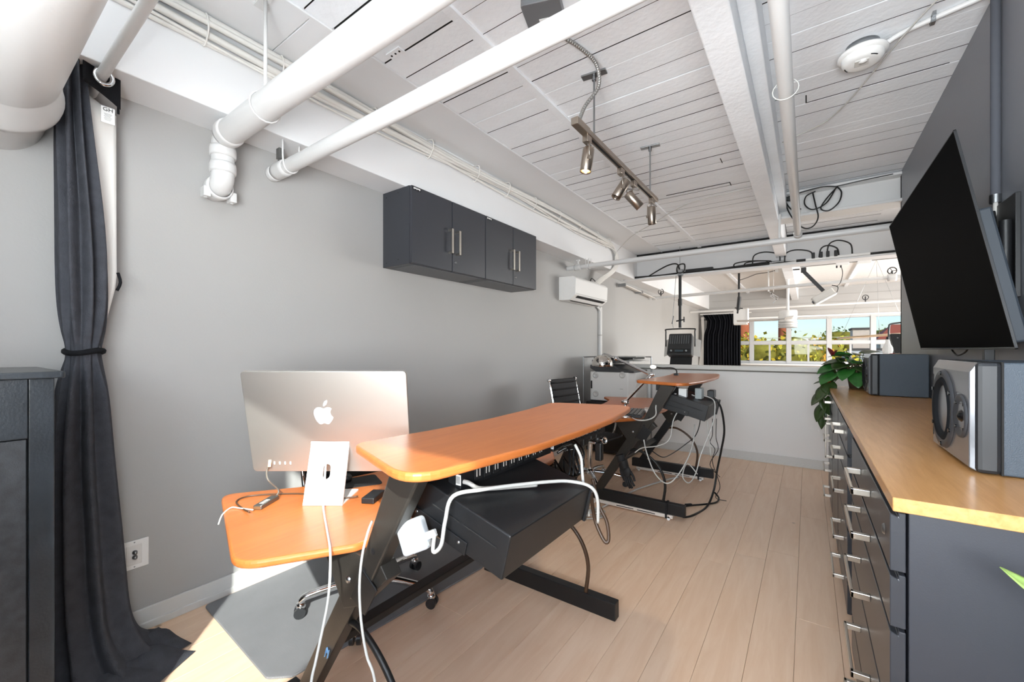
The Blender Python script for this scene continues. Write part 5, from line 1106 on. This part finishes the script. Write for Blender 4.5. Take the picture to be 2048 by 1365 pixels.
# white softbox on a black pole
t = thing('softbox', 'white box light hanging on a black pole in front of the dark far curtain', 'studio light', (-1.1, 9.5, 1.81))
MB().cyl((-1.13, 9.5, 2.05), (-1.13, 9.5, 2.84), .020, n=12).build('pole', black, t); MB().cyl((-1.15, 9.48, 2.02), (-1.12, 9.48, 2.36), .035, n=10).tube([(-1.20, 9.48, 2.14), (-1.06, 9.48, 2.12)], .010, 6, 1).build('bracket', black, t)
MB().box(-1.225, -.99, 9.45, 9.62, 1.815, 2.10).build('box', white_p, t, bevel=.01); MB().box(-.99, -.965, 9.44, 9.63, 1.83, 2.12).build('edge', mat('softbox_edge', 'f4f4f2', .4), t, bevel=.004); MB().box(-1.22, -.98, 9.46, 9.61, 1.795, 1.815).build('diffuser', mat('diffuser', 'e8e6e0', .5), t)
cable('far_wire', [(-1.12, 9.5, 2.70), (-1.0, 9.45, 2.72), (-.8, 9.3, 2.76), (-.6, 9.1, 2.74), (-.45, 9.0, 2.76)], .008, mat('wire_grey', '6e6d6a', .5), 'grey wire from the white box light pole to the fan mount')
# ceiling fan with a drum lamp
t = thing('ceiling_fan', 'white ceiling fan with a banded drum lamp in the far room', 'ceiling fan', (-.29, 9.0, 1.7))
MB().lathe([(0, 2.83), (.09, 2.83), (.10, 2.76), (.06, 2.70), (.02, 2.68)], (-.29, 9.0, 0), (0, 0, 1), 24).cbox((-.46, 9.0, 2.78), (.05, .05, .14)).build('canopy', white_p, t)
MB().cyl((-.29, 9.0, 1.98), (-.29, 9.0, 2.70), .022, n=12).build('rod', white_p, t)
MB().lathe([(0, 2.0), (.135, 2.0), (.145, 1.98), (.145, 1.84), (.12, 1.83), (0, 1.83)], (-.29, 9.0, 0), (0, 0, 1), 32).build('drum', white_p, t)
for z0, z1 in ((1.835, 1.85), (1.77, 1.795), (1.725, 1.745), (1.69, 1.705)): MB().lathe([(.140, z0), (.147, z0), (.147, z1), (.140, z1)], (-.29, 9.0, 0), (0, 0, 1), 32).build('band', mat('band_grey', 'b9b7b4', .45), t)
MB().lathe([(0, 1.695), (.138, 1.70), (.138, 1.84)], (-.29, 9.0, 0), (0, 0, 1), 32).build('lamp_glass', mat('lamp_glass', 'eceae6', .3), t)
for k in range(4):
    a = .06 + k*math.pi/2; MB().cbox((-.29 + .48*math.cos(a), 9.0 + .48*math.sin(a), 1.84), (.66, .12, .010), Matrix.Rotation(a, 3, 'Z') @ Matrix.Rotation(.18, 3, 'X')).build('blade', mat('blade_white', 'c9c8c5', .4), t)
# white zig-zag pendant
t = thing('scissor_bracket', 'chrome zigzag bracket hanging in the far room left of the fan', 'bracket', (-.5, 9.0, 2.15))
MB().cyl((-.588, 9.0, 2.37), (-.588, 9.0, 2.84), .012, n=8).build('rod', white_p, t); MB().cyl((-.51, 9.0, 2.35), (-.51, 9.0, 2.84), .004, n=6).build('wire', white_p, t)
zp = [(-.60, 2.40), (-.53, 2.31), (-.56, 2.28), (-.46, 2.21), (-.55, 2.34), (-.43, 2.25), (-.52, 2.14)]
m = MB()
for a, b2 in zip(zp[:-1], zp[1:]): m.bar((a[0], 9.0, a[1]), (b2[0], 9.0, b2[1]), .012, .012)
m.build('linkage', chrome, t)
# tilted white panel light on a black arm
t = thing('panel_light', 'white panel light tilted on a black arm under the far ceiling', 'studio light', (.2, 8.0, 2.0))
MB().bar((-.05, 8.0, 2.53), (.20, 8.0, 2.20), .035, .05).build('arm', black, t, bevel=.003); MB().cbox((-.05, 8.0, 2.55), (.07, .05, .08)).cbox((-.15, 8.0, 2.57), (.10, .02, .02)).build('clamp', black, t, bevel=.004)
MB().cyl((-.04, 8.0, 2.57), (-.04, 8.0, 2.84), .012, n=8).build('drop_rod', steel, t)
Mp = frame((.205, 8.0, 2.105), (.83, 0, .50), (.0, 1, 0))
MB().prism(rounded([(-.15, -.10, .03), (.15, -.10, .03), (.15, .10, .03), (-.15, .10, .03)], .03), -.035, .07, Mp).build('housing', mat('panel_shell', 'c9c7c2', .4), t, bevel=.01); MB().box(-.155, .155, -.105, .105, -.05, -.034, Mp).build('front_rim', white_p, t, bevel=.004)
MB().box(-.165, -.148, -.10, .02, -.02, .02, Mp).build('connector', black, t); MB().tube([(.30, 7.93, 2.27), (.37, 7.92, 2.24), (.36, 7.92, 2.16), (.31, 7.92, 2.12)], .006, 6, 5).build('lead', black_c, t)
t = thing('ceiling_outlet', 'pair of white outlet boxes with a plug under the far ceiling', 'outlet', (.5, 8.2, 2.62))
MB().box(-.1, 1.3, 8.19, 8.21, 2.63, 2.645).build('raceway', mat('raceway', '8d8b87', .5), t)
for x in (.36, .62): MB().box(x, x + .16, 8.16, 8.24, 2.60, 2.67).build('box', white_p, t, bevel=.005)
MB().tube([(.42, 8.18, 2.60), (.44, 8.17, 2.50), (.43, 8.1, 2.40), (.40, 8.05, 2.30), (.36, 8.0, 2.26)], .005, 6, 4).build('lead', black_c, t); MB().cbox((.42, 8.18, 2.585), (.02, .02, .04)).cbox((.37, 8.18, 2.585), (.02, .02, .04)).build('plug', black, t)
# ring lamp, vase, black panel light beyond the wall end
t = thing('hoop_light', 'thin oval hoop lamp floating in front of the far windows', 'pendant lamp', (.9, 9.3, 1.5))
MB().tube([(.95 + .52*math.cos(a), 9.3 + .42*math.sin(a), 1.53 + .035*math.cos(a)) for a in [i*math.pi/16 for i in range(32)]], .013, 8, 1, closed=True).build('hoop', mat('hoop', 'b9a58c', .3, metal=.6), t)
for a in (.6, 2.7, 4.7): MB().tube([(.95 + .52*math.cos(a), 9.3 + .42*math.sin(a), 1.53 + .035*math.cos(a)), (.95, 9.3, 2.82)], .002, 5, 1).build('wire', steel, t)
t = thing('vase', 'white faceted bottle vase standing beyond the far end of the counter', 'vase', (.81, 6.9, 1.20))
MB().lathe([(0, 0), (.035, 0), (.052, .06), (.050, .10), (.022, .16), (.018, .19), (.022, .20)], (.81, 6.9, 1.22), (0, 0, 1), 8, False).build('body', white_p, t); MB().lathe([(.012, 0), (.016, .03), (0, .045)], (.81, 6.9, 1.415), (0, 0, 1), 12).build('stopper', black, t)
t = thing('shelf_tower', 'white side shelf that carries the vase', 'shelf', (.95, 6.95, -.6))
MB().box(.72, 1.25, 6.72, 7.15, 1.19, 1.22).build('top', trim_paint, t, bevel=.003); MB().box(.74, .76, 6.74, 7.13, -.6, 1.19).box(1.21, 1.23, 6.74, 7.13, -.6, 1.19).build('side', trim_paint, t)
t = thing('studio_light', 'black panel light with a curved yoke behind the far loudspeaker', 'studio light', (1.05, 7.2, 1.22))
MB().prism(rounded([(-.13, -.13, .015), (.17, -.13, .015), (.17, .14, .015), (-.17, .14, .015)], .015), -.05, .05, frame((1.06, 7.4, 1.36), (1, 0, 0), (0, .25, .97))).build('body', mat('light_body2', '222427', .45), t, bevel=.006)
MB().tube([(.88, 7.38, 1.38), (.88, 7.38, 1.58), (.92, 7.38, 1.64), (1.20, 7.38, 1.65), (1.25, 7.38, 1.58), (1.25, 7.38, 1.38)], .011, 8, 4).build('yoke', mat('yoke_grey', '4a4d50', .4), t)
for x, z in ((.96, 1.45), (1.05, 1.46), (1.07, 1.27)): MB().sphere((x, 7.345, z), .009, 8).build('stud', steel, t)
MB().cyl((1.06, 7.4, -.6), (1.06, 7.4, 1.24), .015, n=10).cyl((1.06, 7.4, -.6), (1.06, 7.4, -.58), .2, n=20).build('stand', black, t)
# black curtain at the far windows
t = thing('blackout_curtain', 'black pleated curtain drawn at the left end of the far windows', 'curtain', (-1.95, 12.55, .8))
vs = []; NZ = 8; NX = 90
for j in range(NZ + 1):
    z = 2.26 - j/NZ*1.46; f = j/NZ
    for i in range(NX + 1):
        u = i/NX; x0 = -2.40 + .16*math.exp(-((f - .18)/.12)**2) + (.04 if f > .3 else 0); x = x0 + (-1.45 - x0)*u
        vs.append((x, 12.52 + .035*math.sin(u*2*math.pi*14 + .4*math.sin(f*3)) + .015*math.sin(u*41), z + (.012*math.sin(u*2*math.pi*14) if j == 0 else 0)))
m = MB(); m.add(vs, [(j*(NX+1)+i, j*(NX+1)+i+1, (j+1)*(NX+1)+i+1, (j+1)*(NX+1)+i) for j in range(NZ) for i in range(NX)], True)
o = m.build('drape', mat('blackout', '0b0d14', .8, spec=.2), t); sl = o.modifiers.new('s', 'SOLIDIFY'); sl.thickness = .004
MB().cyl((-2.45, 12.52, 2.27), (-1.2, 12.52, 2.27), .012, n=10).build('rail', white_p, t)
sheetp = MB(); sheetp.add([(-2.44 + .06*math.sin(k*.6)*(k/8), 12.60, 2.2 - k*.17) for k in range(9)] + [(-2.36 + .02*k/8, 12.56, 2.2 - k*.17) for k in range(9)], [(k, k+1, k+10, k+9) for k in range(8)], True)
sheetp.build('lining', lining_m, t)

# ------------------------------------------------------------------ outside
struct(MB().box(-60, 60, 14, 120, -8.2, -8.0).build('ground', mat('ground', '6b6a58', .9)), 'ground outside')
tl = [mat('foliage_%d' % i, cgl, .7, spec=.2, var=.25, vscale=2) for i, cgl in enumerate(('c4bb44', 'e4bf3a', 'a09a42', 'e6a83e', '6f8a4c'))]
bark = mat('bark', '4d4032', .9)
def tree(x, y, top, rad, cols, label, nleaf=1500):
    t = thing('tree', label, 'tree', (x, y, -8), 'trees outside the far windows')
    MB().cyl((x, y, -8), (x, y, top - rad), .22, .12, n=10).build('trunk', bark, t)
    cz = top - rad*1.25
    lobes = [(Vector((x + random.uniform(-.6, .6)*rad, y + random.uniform(-.5, .5)*rad, cz + random.uniform(-1.9, .75)*rad)), rad*random.uniform(.45, .7)) for _ in range(11)]
    lobes.append((Vector((x, y, top - rad*.6)), rad*.6))
    for ci, c_ in enumerate(cols):
        m = MB()
        for k in range(nleaf // len(cols)):
            c, r_ = random.choice(lobes); v = Vector((random.gauss(0, 1), random.gauss(0, 1), random.gauss(0, 1))).normalized()
            p = c + v * r_ * random.uniform(.7, 1.05); s = random.uniform(.09, .2)
            a = Vector((random.gauss(0, 1), random.gauss(0, 1), random.gauss(0, 1))).normalized(); b2 = v.cross(a); b2 = b2.normalized() if b2.length > .01 else v.orthogonal()
            a = (a + v*.3).normalized(); m.add([p - a*s, p + b2*s*.6, p + a*s, p - b2*s*.6], [(0, 1, 2, 3)])
        o = m.build('foliage', tl[c_], t); o['kind'] = 'stuff'
    m = MB()
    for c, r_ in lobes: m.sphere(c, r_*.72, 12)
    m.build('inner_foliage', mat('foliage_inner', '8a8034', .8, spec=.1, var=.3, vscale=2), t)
tree(-4.2, 27, 2.55, 2.3, (1, 3, 0), 'orange and yellow tree at the left of the far windows'); tree(-2.6, 29, 2.35, 2.2, (1, 0), 'golden tree left of the brick chimney')
tree(-.9, 27, 2.1, 2.1, (0, 1, 2), 'yellow green tree in the middle of the far windows'); tree(.9, 31, 2.3, 1.9, (0, 3), 'small olive tree behind the middle of the far windows'); tree(1.3, 24, 1.2, 1.6, (0, 1, 2), 'low golden tree right of the middle in the far windows')
tree(3.0, 50.5, 3.4, 2.4, (4,), 'dark green tree beside the pale building', 900); tree(7.2, 64, 4.1, 2.8, (4, 2), 'dark green tree right of the pale building', 900); tree(5.4, 23, -.2, 1.3, (0, 2), 'low green tree below the pale building', 800); tree(-6.2, 30, 2.0, 2.2, (0, 2), 'green tree behind the black curtain', 900)
brick = mat('chimney_brick', 'b5623c', .8, var=.1, vscale=3)
for x, y, top, r_, lab in ((-5.0, 45, 4.6, .55, 'wide red brick chimney beside the curtain'), (-1.75, 45, 4.6, .42, 'red brick chimney behind the fan')):
    t = thing('chimney', lab, 'chimney', (x, y, -8)); MB().cyl((x, y, -8), (x, y, top), r_*1.2, r_, n=24).build('stack', brick, t); MB().lathe([(r_, 0), (r_*1.1, .05), (r_*1.1, .25), (r_, .3)], (x, y, top - .3), (0, 0, 1), 24).build('collar', brick, t)
def house(x0, x1, y0, y1, z1, col, label, roof, wins):
    t = thing('house', label, 'building', ((x0 + x1)/2, y0, -8)); MB().box(x0, x1, y0, y1, -8, z1).build('wall', mat('house_' + col, col, .8), t)
    if roof == 'flat': MB().box(x0 - .1, x1 + .1, y0 - .1, y1 + .1, z1, z1 + .12).build('roof', mat('roof_grey', '5b5450', .8), t)
    else:
        MB().add([(x0 - .3, y0 - .4, z1), (x1 + .3, y0 - .4, z1), (x1 + .3, y1, z1), (x0 - .3, y1, z1), ((x0 + x1)/2 - .8, (y0 + y1)/2, z1 + roof), ((x0 + x1)/2 + .8, (y0 + y1)/2, z1 + roof)], [(0, 1, 5, 4), (1, 2, 5), (2, 3, 4, 5), (3, 0, 4), (0, 3, 2, 1)]).build('roof', mat('roof_red', 'a5533a', .8), t)
    for (a, b2, c0, c1) in wins: w = MB().box(a, b2, y0 - .04, y0 + .02, c0, c1).build('window', mat('house_window', 'dcdcdc', .5), t); MB().box(a + .06, b2 - .06, y0 - .05, y0 - .03, c0 + .06, c1 - .06).build('pane', mat('house_pane', '3c4650', .2), w)
house(3.05, 4.15, 44.3, 47, 2.95, 'e3cdb8', 'pale pink block with a flat dark roof outside the far windows', 'flat', [])
house(2.2, 6.2, 38, 44, 1.25, 'e9e4e0', 'long white building below the pale pink block', 'flat', [(2.5, 2.95, -.3, .7), (3.2, 3.65, -.3, .7)])
house(5.4, 9.5, 50, 58, 2.2, 'd9d2ca', 'house with a red hipped roof at the right of the far windows', 1.5, [(6.0, 6.6, .6, 1.6), (7.2, 7.8, .6, 1.6)])
t = thing('overhead_wire', 'pale overhead wire on poles crossing the trees outside', 'wire', (0, 33, -8))
MB().tube([(-8, 33, 2.25), (-2, 33, 2.05), (3, 33, 2.1), (8, 33, 2.35)], .02, 5, 4).build('wire', mat('wire_yellow', 'e0d9b0', .6), t)
for x in (-8, 8): MB().cyl((x, 33, -8), (x, 33, 2.6), .12, n=10).build('pole', bark, t)
